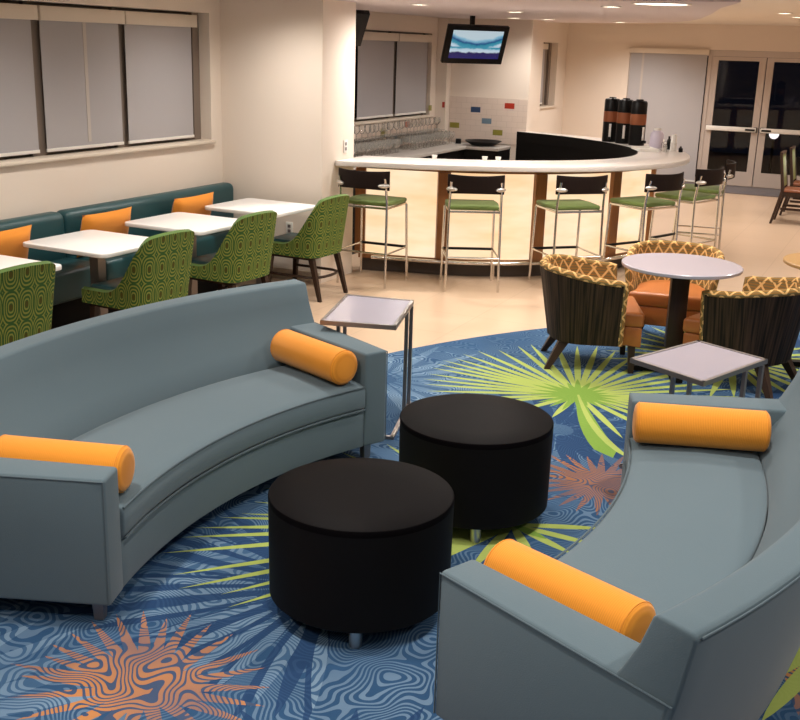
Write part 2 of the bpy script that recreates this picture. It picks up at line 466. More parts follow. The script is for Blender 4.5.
def roller_blind(x, y0, y1, z0, z1, label, seam=None, along='y', head=0.10):
    """cloth hanging from a boxed head rail; along y on the left wall, along x on the far wall"""
    t = thing('roller_blind', label, 'window blind', ((x, (y0 + y1) / 2, z0) if along == 'y' else ((y0 + y1) / 2, x, z0)), 0 if along == 'y' else -PI / 2, 'roller blinds')
    h = z1 - z0; w = y1 - y0
    bm = B(); box(bm, (0, 0, (h - head) / 2 + 0.012), (0.004, w - 0.01, h - head - 0.02)); obj('cloth', bm, M['blind'], t)
    bm = B(); box(bm, (0.002, 0, 0.012), (0.014, w, 0.024)); obj('bottom_rail', bm, M['plastic_white'], t, bevel=0.003)
    bm = B(); box(bm, (0.01, 0, h - head / 2), (0.075, w + 0.05, head)); obj('head_box', bm, M['trimwhite'], t, bevel=0.004)
    if seam is not None:
        bm = B(); box(bm, (0.0035, seam, (h - head) / 2 + 0.03), (0.003, 0.035, h - head - 0.04)); obj('seam_strip', bm, M['blind_strip'], t)
    return t
xb = XW - 0.085
roller_blind(xb, 5.17, 6.01, 1.245, 2.275, 'lowered grey roller blind at the left edge, left of the blind with the light strip')
roller_blind(xb, 6.085, 6.945, 1.245, 2.275, 'lowered grey roller blind with a light vertical strip, in the middle of the banquette window', seam=0.035)
roller_blind(xb, 7.01, 7.89, 1.245, 2.275, 'lowered grey roller blind in the window above the orange pillow nearest the corner')
roller_blind(XW - 0.022, 10.85, 11.765, 1.265, 2.215, 'lowered grey roller blind behind the bar, right beside the white column', head=0.09)
roller_blind(XW - 0.022, 11.83, 12.72, 1.265, 2.215, 'lowered grey roller blind behind the bar, nearer the television', head=0.09)
roller_blind(xb - 0.01, 16.92, 17.62, 1.21, 2.18, 'narrow grey roller blind in the small window between the pillar and the far corner', head=0.09)

# storefront: frame, fixed light with full height blind, two glass doors
bm = B()
for xx in (-4.585, -3.275, -1.475): box(bm, (xx, YD + 0.06, DZ / 2), (0.06, 0.10, DZ - 0.004))
box(bm, ((DX0 + DX1) / 2, YD + 0.06, DZ - 0.05), (DX1 - DX0 - 0.004, 0.096, 0.094))
box(bm, (-3.93, YD + 0.06, 0.05), (1.30, 0.096, 0.095))
struct('door_frame', bm, M['alu'], weld=False)
bm = B(); box(bm, (-3.93, YD + 0.08, 1.05), (1.26, 0.01, 1.95)); w4 = struct('window_4', bm, M['pane'])
roller_blind(YD - 0.02, -4.58, -3.31, 0.02, 2.16, 'full height grey roller blind left of the glass doors', seam=-0.42, along='x', head=0.08)
def door(idx, x0, x1, hinge_left):
    d = bpy.data.objects.new('door_%d' % idx, None); COL.objects.link(d); d['kind'] = 'structure'
    y = YD + 0.05; zt = 2.06; st = 0.105
    bm = B()
    box(bm, (x0 + st / 2, y, zt / 2 + 0.005), (st, 0.05, zt - 0.01)); box(bm, (x1 - st / 2, y, zt / 2 + 0.005), (st, 0.05, zt - 0.01))
    box(bm, ((x0 + x1) / 2, y, zt - 0.03), (x1 - x0 - 2 * st, 0.05, 0.06)); box(bm, ((x0 + x1) / 2, y, 0.125), (x1 - x0 - 2 * st, 0.05, 0.23))
    obj('door_leaf', bm, M['alu'], d, weld=False)
    bm = B(); box(bm, ((x0 + x1) / 2, y, 1.12), (x1 - x0 - 2 * st, 0.008, 1.77)); obj('pane', bm, M['pane'], d)
    bm = B(); box(bm, ((x0 + x1) / 2, y - 0.075, 0.925), (x1 - x0 - 0.05, 0.05, 0.075)); p = obj('push_bar', bm, M['plastic_white'], d, bevel=0.012)
    xe = x1 - 0.12 if hinge_left else x0 + 0.12
    bm = B(); box(bm, (xe, y - 0.104, 0.925), (0.15, 0.008, 0.03)); box(bm, (x1 - 0.045 if hinge_left else x0 + 0.045, y - 0.05, 0.925), (0.05, 0.06, 0.085)); obj('latch', bm, M['black'], p, weld=False)
    return d
door(1, -3.245, -2.392, True); door(2, -2.378, -1.51, False)
bm = B(); box(bm, (-1.9, YD + 3.4, -0.06), (9, 6.5, 0.1)); struct('floor_patio', bm, M['patio'])
t = thing('glow_stand_in', 'added white globe outside, standing in for a reflected glow in the right glass door', 'lamp', (-2.33, 20.2, -0.01))  # added globe stands in for a reflected glow in the door glass
bm = B(); lathe(bm, [(0.05, 0), (0.05, 0.02), (0.025, 0.03), (0.025, 0.70)], 16); obj('post', bm, M['black'], t)
bm = B(); bmesh.ops.create_uvsphere(bm, u_segments=20, v_segments=12, radius=0.085, matrix=Matrix.Translation((0, 0, 0.78))); obj('globe', bm, M['globe'], t)
bm = B(); box(bm, (-2.35, YD - 0.56, 0.006), (2.6, 1.0, 0.012)); tag(obj('entry_mat', bm, M['mat'], bevel=0.003), 'dark grey walk-off mat in front of the glass doors', 'door mat')

# ------------------------------------------------------------------ carpet: one mesh, its fronds are inlaid pattern
CCX, CCY, CR = 2.249, 4.229, 5.822
bm = B()
poly = []
for k in range(200):
    a = 2 * PI * k / 200
    x = CCX + CR * math.cos(a); y = CCY + CR * math.sin(a)
    poly.append((min(x, XR - 0.05), max(y, YB + 0.05)))
pp = [poly[0]]
for q in poly[1:]:
    if math.hypot(q[0] - pp[-1][0], q[1] - pp[-1][1]) > 1e-4: pp.append(q)
prism(bm, pp, 0.0, 0.008)
lvl = [0.0082]
def inside(x, y): return math.hypot(x - CCX, y - CCY) < CR - 0.03
def blade(c, ang, L, w, mi, wpos=0.4, bend=0.0, r0=0.0, w0=0.25):
    """one pointed leaf of a frond lying in the carpet"""
    lvl[0] += 0.0000008
    n = 9; left = []; right = []
    for i in range(n + 1):
        s = i / n; rr = r0 + (L - r0) * s
        if s < wpos: k = w0 + (1 - w0) * math.sin(s / wpos * PI / 2)
        else: k = math.cos((s - wpos) / (1 - wpos) * PI / 2) ** 0.8 if s < 1 else 0.0
        a = ang + bend * s * s
        px, py = c[0] + rr * math.cos(a), c[1] + rr * math.sin(a)
        if not inside(px, py): break
        nx, ny = -math.sin(a), math.cos(a)
        left.append((px + nx * w * k / 2, py + ny * w * k / 2)); right.append((px - nx * w * k / 2, py - ny * w * k / 2))
    if len(left) < 3: return
    for i in range(len(left) - 1):
        q = [left[i], right[i], right[i + 1], left[i + 1]]
        if i == len(left) - 2 and math.hypot(left[-1][0] - right[-1][0], left[-1][1] - right[-1][1]) < 1e-6: q = q[:3]
        vs = [bm.verts.new((x, y, lvl[0])) for x, y in q]
        f = bm.faces.new(vs); f.material_index = mi
NAVY, PALE, LIME, LEAF, ORG, RUST = 1, 2, 3, 4, 5, 6
def burst(c, n, L, w, mi, a0=0.0, a1=360.0, jit=0.12, **kw):
    for k in range(n):
        a = R(a0 + (a1 - a0) * (k + 0.5) / n) + random.uniform(-0.03, 0.03)
        blade(c, a, L * random.uniform(1 - jit, 1 + jit * 0.6), w, mi, **kw)
# dark and pale blue fronds first
burst((-1.85, 3.35), 18, 1.0, 0.07, NAVY, 150, 300, r0=0.2)
burst((-1.85, 3.35), 12, 0.85, 0.05, PALE, 165, 300, r0=0.3)
burst((-2.75, 1.75), 22, 0.95, 0.09, PALE, -20, 200, r0=0.1)
burst((-1.62, 5.55), 20, 0.85, 0.10, NAVY, 0, 360, r0=0.1)
burst((-1.20, 2.2), 18, 0.55, 0.06, NAVY, 0, 360, r0=0.1)
burst((-0.4, 7.6), 22, 1.1, 0.09, NAVY, 0, 360, r0=0.1)
burst((-2.9, 5.9), 18, 0.9, 0.08, PALE, 0, 360, r0=0.1)
burst((0.6, 2.6), 22, 1.1, 0.1, NAVY, 0, 360, r0=0.1)
# orange and rust bursts
def tips(c, lst, w, mi, **kw):
    for dx, dy in lst: blade(c, math.atan2(dy, dx), math.hypot(dx, dy), w, mi, **kw)
O1 = (-2.04, 2.44)
tips(O1, [(-0.33, 0.40), (-0.22, 0.40), (-0.16, 0.47), (-0.05, 0.44), (0.06, 0.42), (0.2, 0.38), (0.28, 0.29), (0.36, 0.2), (0.40, 0.10), (0.42, 0.0), (0.36, -0.12), (0.28, -0.26), (0.15, -0.34), (0.02, -0.4), (-0.12, -0.4),
          (-0.25, -0.33), (-0.36, -0.25), (-0.42, -0.14), (-0.50, -0.1), (-0.44, -0.01), (-0.47, 0.06), (-0.46, 0.15), (-0.45, 0.25), (-0.40, 0.33)], 0.05, ORG, wpos=0.2, w0=0.95)
burst(O1, 12, 0.15, 0.075, ORG, wpos=0.3, w0=0.9)
O2 = (-1.183, 4.904)
burst(O2, 26, 0.42, 0.042, RUST, wpos=0.3, w0=0.8)
burst((-0.15, 3.75), 24, 0.45, 0.07, ORG, wpos=0.3, w0=0.8)
# lime fan frond in the middle of the carpet
C1 = (-1.693, 6.238)
tips(C1, [(-0.70, -0.52), (-0.86, -0.42), (-0.93, -0.30), (-0.98, -0.20), (-1.0, -0.08), (-1.04, 0.06), (-1.05, 0.16), (-1.04, 0.26), (-0.99, 0.35), (-0.98, 0.48), (-0.92, 0.61), (-0.8, 0.71), (-0.72, 0.89), (-0.65, 0.98), (-0.49, 1.09), (-0.34, 1.12), (-0.21, 1.2),
          (-0.06, 1.15), (0.09, 1.1), (0.24, 1.12), (0.40, 1.05), (0.55, 0.98), (0.68, 0.92), (0.80, 0.80), (0.88, 0.66), (0.93, 0.50), (0.92, 0.36), (0.90, 0.22), (0.86, 0.08), (0.82, -0.06), (0.78, -0.2), (0.72, -0.34), (0.62, -0.48), (0.45, -0.64),
          (-0.46, -0.46), (-0.24, -0.52), (-0.01, -0.50)], 0.045, LIME, wpos=0.5, w0=0.3)
burst(C1, 22, 0.30, 0.045, LEAF, jit=0.3, wpos=0.25, w0=0.8)
blade(C1, math.atan2(-1.0, 0.40), 1.07, 0.13, LEAF, wpos=0.86, w0=0.2, bend=0.08)
blade(C1, math.atan2(-1.0, 0.43), 1.10, 0.045, LIME, wpos=0.8, w0=0.3, bend=0.14)
# long narrow lime rays spreading from between the two drum tables
C2 = (-1.407, 4.237)
tips(C2, [(-1.13, -0.5), (-1.19, -0.58), (-1.22, -0.72), (-1.22, -0.83), (-1.2, -0.99), (-1.04, -1.12), (-0.95, -1.2), (-0.78, -1.16), (-0.7, -1.23), (-0.52, -1.15), (-0.38, -0.95), (-0.24, -0.7), (-0.14, -0.42), (0.0, -0.5), (0.21, -0.30),
          (0.34, -0.16), (0.42, -0.02), (0.40, 0.17), (-0.95, 0.63), (-1.1, 0.4), (-1.15, 0.2), (-1.2, 0.0), (-1.2, -0.2), (-1.15, -0.36)], 0.046, LIME, wpos=0.5, w0=0.5)
blade(C2, R(-20), 0.2, 0.05, LEAF)
# frond under the barrel chairs, and one beside the right sofa
burst((-0.98, 7.6), 30, 0.95, 0.05, LIME, wpos=0.5, w0=0.5)
burst((-0.02, 3.85), 26, 0.7, 0.06, LIME, wpos=0.5, w0=0.5)
burst((0.9, 5.6), 30, 1.0, 0.06, LIME, wpos=0.5, w0=0.5)
o = obj('carpet', bm, [M['carpet'], M['carpet_navy'], M['carpet_pale'], M['carpet_lime'], M['carpet_leaf'], M['carpet_orange'], M['carpet_rust']], fix=False, weld=False, smooth=False)
tag(o, 'large round blue carpet with lime and orange palm fronds under the sofas', 'carpet')
CZ = 0.0095

# ------------------------------------------------------------------ curved sofas (local: arc centre at origin, middle towards +x)
HA = R(23.75); IA = R(20.6)
def make_sofa(label, loc, rz):
    t = thing('curved_sofa', label, 'sofa', loc, rz, 'curved blue grey sofas')
    bm = B(); arc_sweep(bm, [(2.495, 0.10), (2.495, 0.292), (3.02, 0.292), (3.02, 0.10)], -IA, IA, 28); obj('base', bm, M['sofa'], t, bevel=0.006)
    bm = B()
    prof = [(2.478, 0.318), (2.478, 0.405), (2.492, 0.424), (2.53, 0.434), (2.78, 0.442), (3.0, 0.432), (3.03, 0.425), (3.03, 0.298), (2.50, 0.298)]
    arc_sweep(bm, prof, -IA + 0.002, IA - 0.002, 28); sc = obj('seat_cushion', bm, M['sofa'], t, bevel=0.008)
    for rr, zz in ((2.482, 0.424), (2.478, 0.306)):
        bm = B(); tube(bm, [(rr * math.cos(a), rr * math.sin(a), zz) for a in [(-IA + 0.004) + (2 * IA - 0.008) * k / 32 for k in range(33)]], 0.0045, 6); obj('piping', bm, M['piping'], sc)
    bm = B(); arc_sweep(bm, [(3.035, 0.10), (3.035, 0.43), (3.10, 0.52), (3.165, 0.61), (3.212, 0.70), (3.243, 0.788), (3.255, 0.80), (3.36, 0.80), (3.372, 0.785), (3.338, 0.60), (3.208, 0.10)], -HA + 0.0012, HA - 0.0012, 32)
    bk = obj('backrest', bm, M['sofa'], t, bevel=0.014, seg=3)
    bm = B(); tube(bm, [(3.374 * math.cos(a), 3.374 * math.sin(a), 0.788) for a in [-HA + 0.006 + (2 * HA - 0.012) * k / 32 for k in range(33)]], 0.0035, 6); obj('piping', bm, M['piping'], bk)
    for s in (-1, 1):
        bm = B(); a0, a1 = sorted((s * IA, s * HA))
        arc_sweep(bm, [(2.488, 0.10), (2.488, 0.593), (3.325, 0.593), (3.19, 0.10)], a0, a1, 2)
        ar = obj('arm', bm, M['sofa'], t, bevel=0.014, seg=3)
        bm = B(); a = s * (HA + 0.0006); tube(bm, [(2.493, 0, 0.11), (2.493, 0, 0.585), (3.33, 0, 0.588)], 0.003, 6)
        bmesh.ops.rotate(bm, verts=bm.verts, cent=(0, 0, 0), matrix=Matrix.Rotation(a, 3, 'Z')); obj('piping', bm, M['piping'], ar)
        for rr in (2.56, 3.11):
            a = s * R(22.0); bm = B(); tapered(bm, (rr * math.cos(a), rr * math.sin(a), 0.102), (rr * math.cos(a), rr * math.sin(a), CZ), 0.045, 0.035, rotz(a)); obj('leg', bm, M['steel_dark'], t)
    return t
SL = ((-0.05, 3.548, 0), PI - R(3.2)); SR = ((-3.332, 3.708, 0), -R(1.85))
sofa = make_sofa('curved blue grey sofa on the left, in front of the green chairs', *SL)
dup(sofa, *SR, 'curved blue grey sofa on the right, cut off by the right edge')
def bolster(label, S_, ang, r0, r1, skew=0.0):
    (cx, cy, _), rz = S_
    t = thing('bolster_cushion', label, 'cushion', (0, 0, 0), 0, 'orange bolster cushions')
    rad = 0.088; L = r1 - r0; a = rz + ang
    mid = (cx + (r0 + r1) / 2 * math.cos(a), cy + (r0 + r1) / 2 * math.sin(a), 0.446 + rad)
    t.location = mid; t.rotation_euler = (0, 0, a + math.copysign(R(1.2) + skew, ang))
    bm = B(); prof = [(-L / 2, 0.0), (-L / 2 + 0.001, rad * 0.6), (-L / 2 + 0.006, rad * 0.85), (-L / 2 + 0.014, rad * 0.96), (-L / 2 + 0.026, rad), (L / 2 - 0.026, rad), (L / 2 - 0.014, rad * 0.96), (L / 2 - 0.006, rad * 0.85), (L / 2 - 0.001, rad * 0.6), (L / 2, 0.0)]
    n = 36; rings = [[bm.verts.new((x, max(r, 0.0008) * math.cos(2 * PI * k / n), max(r, 0.0008) * math.sin(2 * PI * k / n))) for k in range(n)] for x, r in prof]
    for p, q in zip(rings, rings[1:]):
        for k in range(n): bm.faces.new((p[k], p[(k + 1) % n], q[(k + 1) % n], q[k]))
    bm.faces.new(rings[0]); bm.faces.new(rings[-1])
    obj('cover', bm, M['orange'], t)
    for s in (-1, 1):
        bm = B(); tube(bm, [(s * (L / 2 - 0.02), (rad - 0.001) * math.cos(2 * PI * k / 32), (rad - 0.001) * math.sin(2 * PI * k / 32)) for k in range(32)], 0.0022, 6, closed=True); obj('seam', bm, M['orange'], t)
    return t
# local angle: for the left sofa the arc's local +angle turns towards the camera side
bolster('orange bolster at the far end of the left sofa, beside the tall end table', SL, -R(18.2), 2.51, 3.05)
bolster('orange bolster at the left sofa\'s near end, cut off by the left edge', SL, R(18.2), 2.50, 3.02)
bolster('orange bolster at the far end of the right sofa, facing the low end table', SR, R(18.2), 2.49, 3.06)
bolster('orange bolster at the near end of the right sofa, half hidden behind its arm', SR, -R(18.2), 2.49, 3.03, R(0.5))

# ------------------------------------------------------------------ drum tables
def drum(label, loc):
    t = thing('drum_table', label, 'ottoman', loc, R(22), 'black drum tables')
    bm = B(); lathe(bm, [(0.335, 0.085), (0.342, 0.092), (0.345, 0.455)], 72); obj('body', bm, M['leather_side'], t)
    bm = B(); lathe(bm, [(0.345, 0.4552), (0.3453, 0.474), (0.3425, 0.479), (0.336, 0.4805), (0.2, 0.481), (0.0005, 0.4812)], 72); obj('top', bm, M['leather_black'], t)
    for k in range(4):
        a = R(-45 + 90 * k) - R(22) - R(20); bm = B(); lathe(bm, [(0.021, CZ), (0.024, 0.03), (0.024, 0.0845)], 20, (0.29 * math.cos(a), 0.29 * math.sin(a), 0)); obj('leg', bm, M['steel'], t)
    return t
d = drum('black round drum table nearer the camera, left of the other drum', (-1.675, 3.262, 0))
dup(d, (-1.612, 4.256, 0), R(22), 'black round drum table farther from the camera, beside the tall end table')

# ------------------------------------------------------------------ end tables
def end_table(label, pts, h, w=0.0):
    """pts: near-left, back, right, front corners of the top on the floor plan"""
    P = [Vector((x, y, 0)) for x, y in pts]; c = sum(P, Vector()) / 4
    t = thing('end_table', label, 'table', (c.x, c.y, CZ), 0, 'small square end tables')
    q = [p - c for p in P]; h -= CZ
    bm = B(); prism(bm, [(p.x * 0.955, p.y * 0.955) for p in q], h - 0.014, h - 0.003); obj('table_top', bm, M['lilac_dark'], t)
    bm = B()
    for i in range(4):
        a, b = q[i], q[(i + 1) % 4]
        d = (b - a).normalized(); nrm = Vector((-d.y, d.x, 0))
        if nrm.dot(a) > 0: nrm = -nrm
        m = (a + b) / 2 + nrm * 0.009
        box(bm, (m.x, m.y, h - 0.012), ((b - a).length, 0.018, 0.024), rotz(math.atan2(d.y, d.x)))
    obj('rim', bm, M['steel_dark'], t, weld=False)
    L, K, Rr, F = q
    for e0, e1 in ((K, L), (Rr, F)):
        for s in (0.06, 0.34):
            p = e0.lerp(e1, s) * 0.97; bm = B(); box(bm, (p.x, p.y, (h - 0.026) / 2), (0.02, 0.02, h - 0.026), rotz(math.atan2((e1 - e0).y, (e1 - e0).x))); obj('leg', bm, M['steel_dark'], t)
    bm = B()
    for a, b in ((K, L), (Rr, F), (L, F)):
        a = a * 0.97; b = b * 0.97; m = (a + b) / 2; d = b - a
        box(bm, (m.x, m.y, 0.008), (d.length + 0.02, 0.022, 0.016), rotz(math.atan2(d.y, d.x)))
    obj('base_frame', bm, M['steel_dark'], t, weld=False)
    return t
end_table('tall square end table with pale top behind the left sofa arm', ((-2.75, 4.828), (-2.934, 5.461), (-2.525, 5.539), (-2.351, 4.939)), 0.65)
end_table('low square end table with pale top behind the right sofa', ((-1.151, 5.164), (-0.916, 5.709), (-0.53, 5.519), (-0.745, 4.942)), 0.60)

# ------------------------------------------------------------------ banquette, pillows, cafe tables
t = thing('banquette', 'long dark teal banquette along the window wall', 'bench', (XW, 0, 0))
y0, y1 = 2.6, 8.17
bm = B(); box(bm, (0.22, (y0 + y1) / 2, 0.14), (0.40, y1 - y0 - 0.02, 0.28)); obj('plinth', bm, M['blackmatt'], t)
YS = [2.6, 4.30, 5.985, y1]
for a, b in zip(YS, YS[1:]):
    bm = B(); box(bm, (0.285, (a + b) / 2, 0.395), (0.45, b - a - 0.006, 0.222)); obj('seat', bm, M['teal'], t, bevel=0.03, seg=3)
    bm = B(); box(bm, (0.088, (a + b) / 2, 0.59), (0.15, b - a - 0.006, 0.50)); obj('back_cushion', bm, M['teal'], t, bevel=0.055, seg=4)
def pillow(label, y, z):
    t = tag(None or bpy.data.objects.new('throw_pillow', None), label, 'cushion', 'orange pillows on the banquette')
    COL.objects.link(t)
    t.location = (-5.425, y, z); t.rotation_euler = (0, R(14), 0)
    bm = B(); W, H_ = 0.55, 0.33; n = 14; rows = [[], []]
    for sgn in (1, -1):
        V = []
        for i in range(n + 1):
            r = []
            for j in range(n + 1):
                u = -1 + 2 * i / n; v = -1 + 2 * j / n
                th = 0.06 * max(0.0, (1 - u ** 4) * (1 - v ** 4)) ** 0.55
                pin = 1 - 0.05 * (1 - u * u) * abs(v) ** 3
                pin2 = 1 - 0.035 * (1 - v * v) * abs(u) ** 3
                r.append((sgn * th, u * W / 2 * pin2, v * H_ / 2 * pin))
            V.append(r)
        grid(bm, V)
    obj('cover', bm, M['pillow'], t); return t
pillow('orange throw pillow on the banquette at the left edge, before the leftmost table', 5.2, 0.668)
pillow('orange throw pillow in the middle of the banquette, behind the second white table', 6.25, 0.668)
pillow('orange throw pillow on the banquette nearest the corner', 7.33, 0.668)

def cafe_table(label, y):
    t = thing('cafe_table', label, 'table', (-4.945, y, 0), R(-2), 'white tables along the banquette')
    bm = B(); W, D, r = 0.74, 0.67, 0.055; poly = []
    for sx, sy, a0 in ((1, 1, 0), (-1, 1, 90), (-1, -1, 180), (1, -1, 270)):
        for k in range(7):
            a = R(a0 + 15 * k); poly.append((sx * (W / 2 - r) + r * math.cos(a), sy * (D / 2 - r) + r * math.sin(a)))
    prism(bm, poly, 0.71, 0.74); obj('table_top', bm, M['white'], t, bevel=0.006)
    bm = B(); box(bm, (0.0, 0, 0.37), (0.075, 0.075, 0.66)); obj('column', bm, M['steel_dark'], t)
    bm = B(); box(bm, (0, 0, 0.70), (0.3, 0.3, 0.018)); obj('top_plate', bm, M['blackmatt'], t)
    bm = B(); lathe(bm, [(0.24, 0), (0.24, 0.012), (0.05, 0.04)], 32); obj('foot', bm, M['blackmatt'], t)
    return t
ct = cafe_table('white square cafe table at the left edge, only its corner in view', 4.57)
for y, l in ((5.61, 'white square cafe table second from the left, between the two nearest green chairs'), (6.65, 'white square cafe table third along the banquette'), (7.67, 'white square cafe table farthest along the banquette, against the corner wall')):
    dup(ct, (-4.945, y, 0), R(-2), l)

# ------------------------------------------------------------------ green patterned chairs (local: front towards +y)
def u_plan(s, w, yf, yb, p):
    """s in 0..1 round a U from right front, over the back, to left front"""
    L1 = yf - (yb + w * 0.55)
    a = s
    return None
def shell(plan, ztop, zbot, rake, thick, ns=41, nz=9):
    """rows of points of the outer and inner face of an upholstered tub; plan(s) -> (x, y, nx, ny) outward normal"""
    out, inn, uo = [], [], []
    ulen = 0; prev = None
    for i in range(ns):
        s = i / (ns - 1); x, y, nx, ny = plan(s)
        if prev: ulen += math.hypot(x - prev[0], y - prev[1])
        prev = (x, y); ro, ri, ru = [], [], []
        zt = ztop(s); zb = zbot(s)
        for j in range(nz):
            f = j / (nz - 1); z = zb + (zt - zb) * f
            dx, dy = rake(s, z)
            ro.append((x + dx, y + dy, z)); ri.append((x + dx - nx * thick, y + dy - ny * thick, z)); ru.append((ulen, z))
        out.append(ro); inn.append(ri); uo.append(ru)
    return out, inn, uo
def ss(a, b, x):
    x = max(0.0, min(1.0, (x - a) / (b - a))); return x * x * (3 - 2 * x)
def rounded_u(hw, yf, yb, rc):
    """U polyline with corner radius rc: returns a plan(s) function"""
    pts = []
    def add(x, y, nx, ny): pts.append((x, y, nx, ny))
    m = 12
    for k in range(m): add(hw, yf + (yb + rc - yf) * k / m, 1, 0)
    for k in range(m + 1):
        a = -R(90) * k / m; add(hw - rc + rc * math.cos(a), yb + rc + rc * math.sin(a), math.cos(a), math.sin(a))
    for k in range(1, m): add((hw - rc) * (1 - 2 * k / m), yb - 0.012 * math.sin(PI * k / m), 0, -1)
    for k in range(m + 1):
        a = -R(90) - R(90) * k / m; add(-hw + rc + rc * math.cos(a), yb + rc + rc * math.sin(a), math.cos(a), math.sin(a))
    for k in range(1, m + 1): add(-hw, yb + rc + (yf - yb - rc) * k / m, -1, 0)
    d = [0]
    for p, q in zip(pts, pts[1:]): d.append(d[-1] + math.hypot(p[0] - q[0], p[1] - q[1]))
    T_ = d[-1]
    def plan(s):
        x = s * T_
        for i in range(len(d) - 1):
            if d[i + 1] >= x - 1e-9:
                f = (x - d[i]) / max(1e-9, d[i + 1] - d[i]); p, q = pts[i], pts[i + 1]
                v = [p[k] + (q[k] - p[k]) * f for k in range(4)]; l = math.hypot(v[2], v[3]) or 1
                return v[0], v[1], v[2] / l, v[3] / l
        return pts[-1]
    return plan, T_

def make_green_chair(label, loc, rz):
    t = thing('dining_chair', label, 'chair', loc, rz, 'green patterned chairs at the banquette tables')
    hw = 0.255; plan, T_ = rounded_u(hw, 0.27, -0.26, 0.10)
    def ypos(s): return plan(s)[1]
    def ztop(s):
        y = ypos(s); return 0.465 + 0.40 * (1 - ss(-0.29, 0.12, y)) ** 2.0 - 0.008 * (plan(s)[0] / hw) ** 2
    def zbot(s): return 0.365
    def rake(s, z):
        x, y, nx, ny = plan(s); k = 1 - ss(-0.24, 0.05, y)
        h = max(0, z - 0.38); return (x / hw * 0.03 * (h / 0.47) * k, -0.13 * h * k - 0.0)
    out, inn, uo = shell(plan, ztop, zbot, rake, 0.055, 61, 12)
    bm = B(); grid(bm, out, uo); obj_o = obj('back_shell', bm, M['chair_fabric'], t, fix=False)
    bm = B(); grid(bm, inn, uo, flip=True)
    uvl = bm.loops.layers.uv.verify()
    rim = [[o_[-1], ((o_[-1][0] + i_[-1][0]) / 2, (o_[-1][1] + i_[-1][1]) / 2, o_[-1][2] + 0.012), i_[-1]] for o_, i_ in zip(out, inn)]
    grid(bm, rim, mi=1)
    for k in (0, -1): grid(bm, [out[k], inn[k]], mi=1)
    grid(bm, [[o_[0], i_[0]] for o_, i_ in zip(out, inn)], mi=1)
    obj('inner_upholstery', bm, [M['chair_fabric'], M['chair_edge']], t)
    bm = B(); box(bm, (0, 0.035, 0.425), (0.385, 0.46, 0.11)); obj('seat_cushion', bm, M['teal'], t, bevel=0.025, seg=3)
    bm = B(); box(bm, (0, 0.02, 0.355), (0.44, 0.44, 0.03)); obj('seat_frame', bm, M['wenge'], t)
    for sx in (-1, 1):
        bm = B(); tapered(bm, (sx * 0.20, 0.21, 0.345), (sx * 0.215, 0.24, 0), 0.045, 0.028); obj('leg', bm, M['wenge'], t)
        bm = B(); tapered(bm, (sx * 0.20, -0.20, 0.345), (sx * 0.215, -0.29, 0), 0.045, 0.028); obj('leg', bm, M['wenge'], t)
    bm = B(); tube(bm, [(0.207, 0.215, 0.19), (0.207, 0.0, 0.19), (0.205, -0.16, 0.19), (0.17, -0.225, 0.19), (0.09, -0.255, 0.19), (0, -0.262, 0.19), (-0.09, -0.255, 0.19), (-0.17, -0.225, 0.19), (-0.205, -0.16, 0.19), (-0.207, 0.0, 0.19), (-0.207, 0.215, 0.19)], 0.012, 8)
    obj('stretcher', bm, M['wenge'], t)
    return t
gc = make_green_chair('green oval-patterned dining chair farthest from the camera, its legs in full view', (-4.60, 7.80, 0), R(88))
for y, l in ((6.66, 'green oval-patterned dining chair second from the bar, facing the third white table'), (5.62, 'green oval-patterned dining chair second from the left edge'), (4.31, 'green oval-patterned dining chair at the left edge, nearest the camera')):
    dup(gc, (-4.61, y, 0), R(86), l)

# ------------------------------------------------------------------ round cafe tables and barrel chairs
def round_table(label, loc, top, cat='table'):
    t = thing('round_table', label, cat, loc, R(20))
    bm = B(); lathe(bm, [(0.375, 0.712), (0.388, 0.718), (0.39, 0.735), (0.385, 0.74), (0.0005, 0.74)], 64); obj('table_top', bm, top, t)
    bm = B(); box(bm, (0, 0, 0.44), (0.115, 0.085, 0.542)); obj('column', bm, M['wenge'], t, bevel=0.004)
    bm = B(); lathe(bm, [(0.045, 0.02), (0.045, 0.168)], 20); obj('pole', bm, M['steel_dark'], t)
    bm = B(); box(bm, (0, 0, 0.021), (0.56, 0.07, 0.03)); box(bm, (0, 0, 0.0205), (0.07, 0.56, 0.029)); obj('foot', bm, M['blackmatt'], t, weld=False)
    return t
round_table('white round table between the three orange barrel chairs', (-1.29, 7.06, CZ), M['lilac'])
round_table('tan round table cut off by the right edge, beyond the barrel chairs', (-0.34, 7.74, CZ), M['maple'])

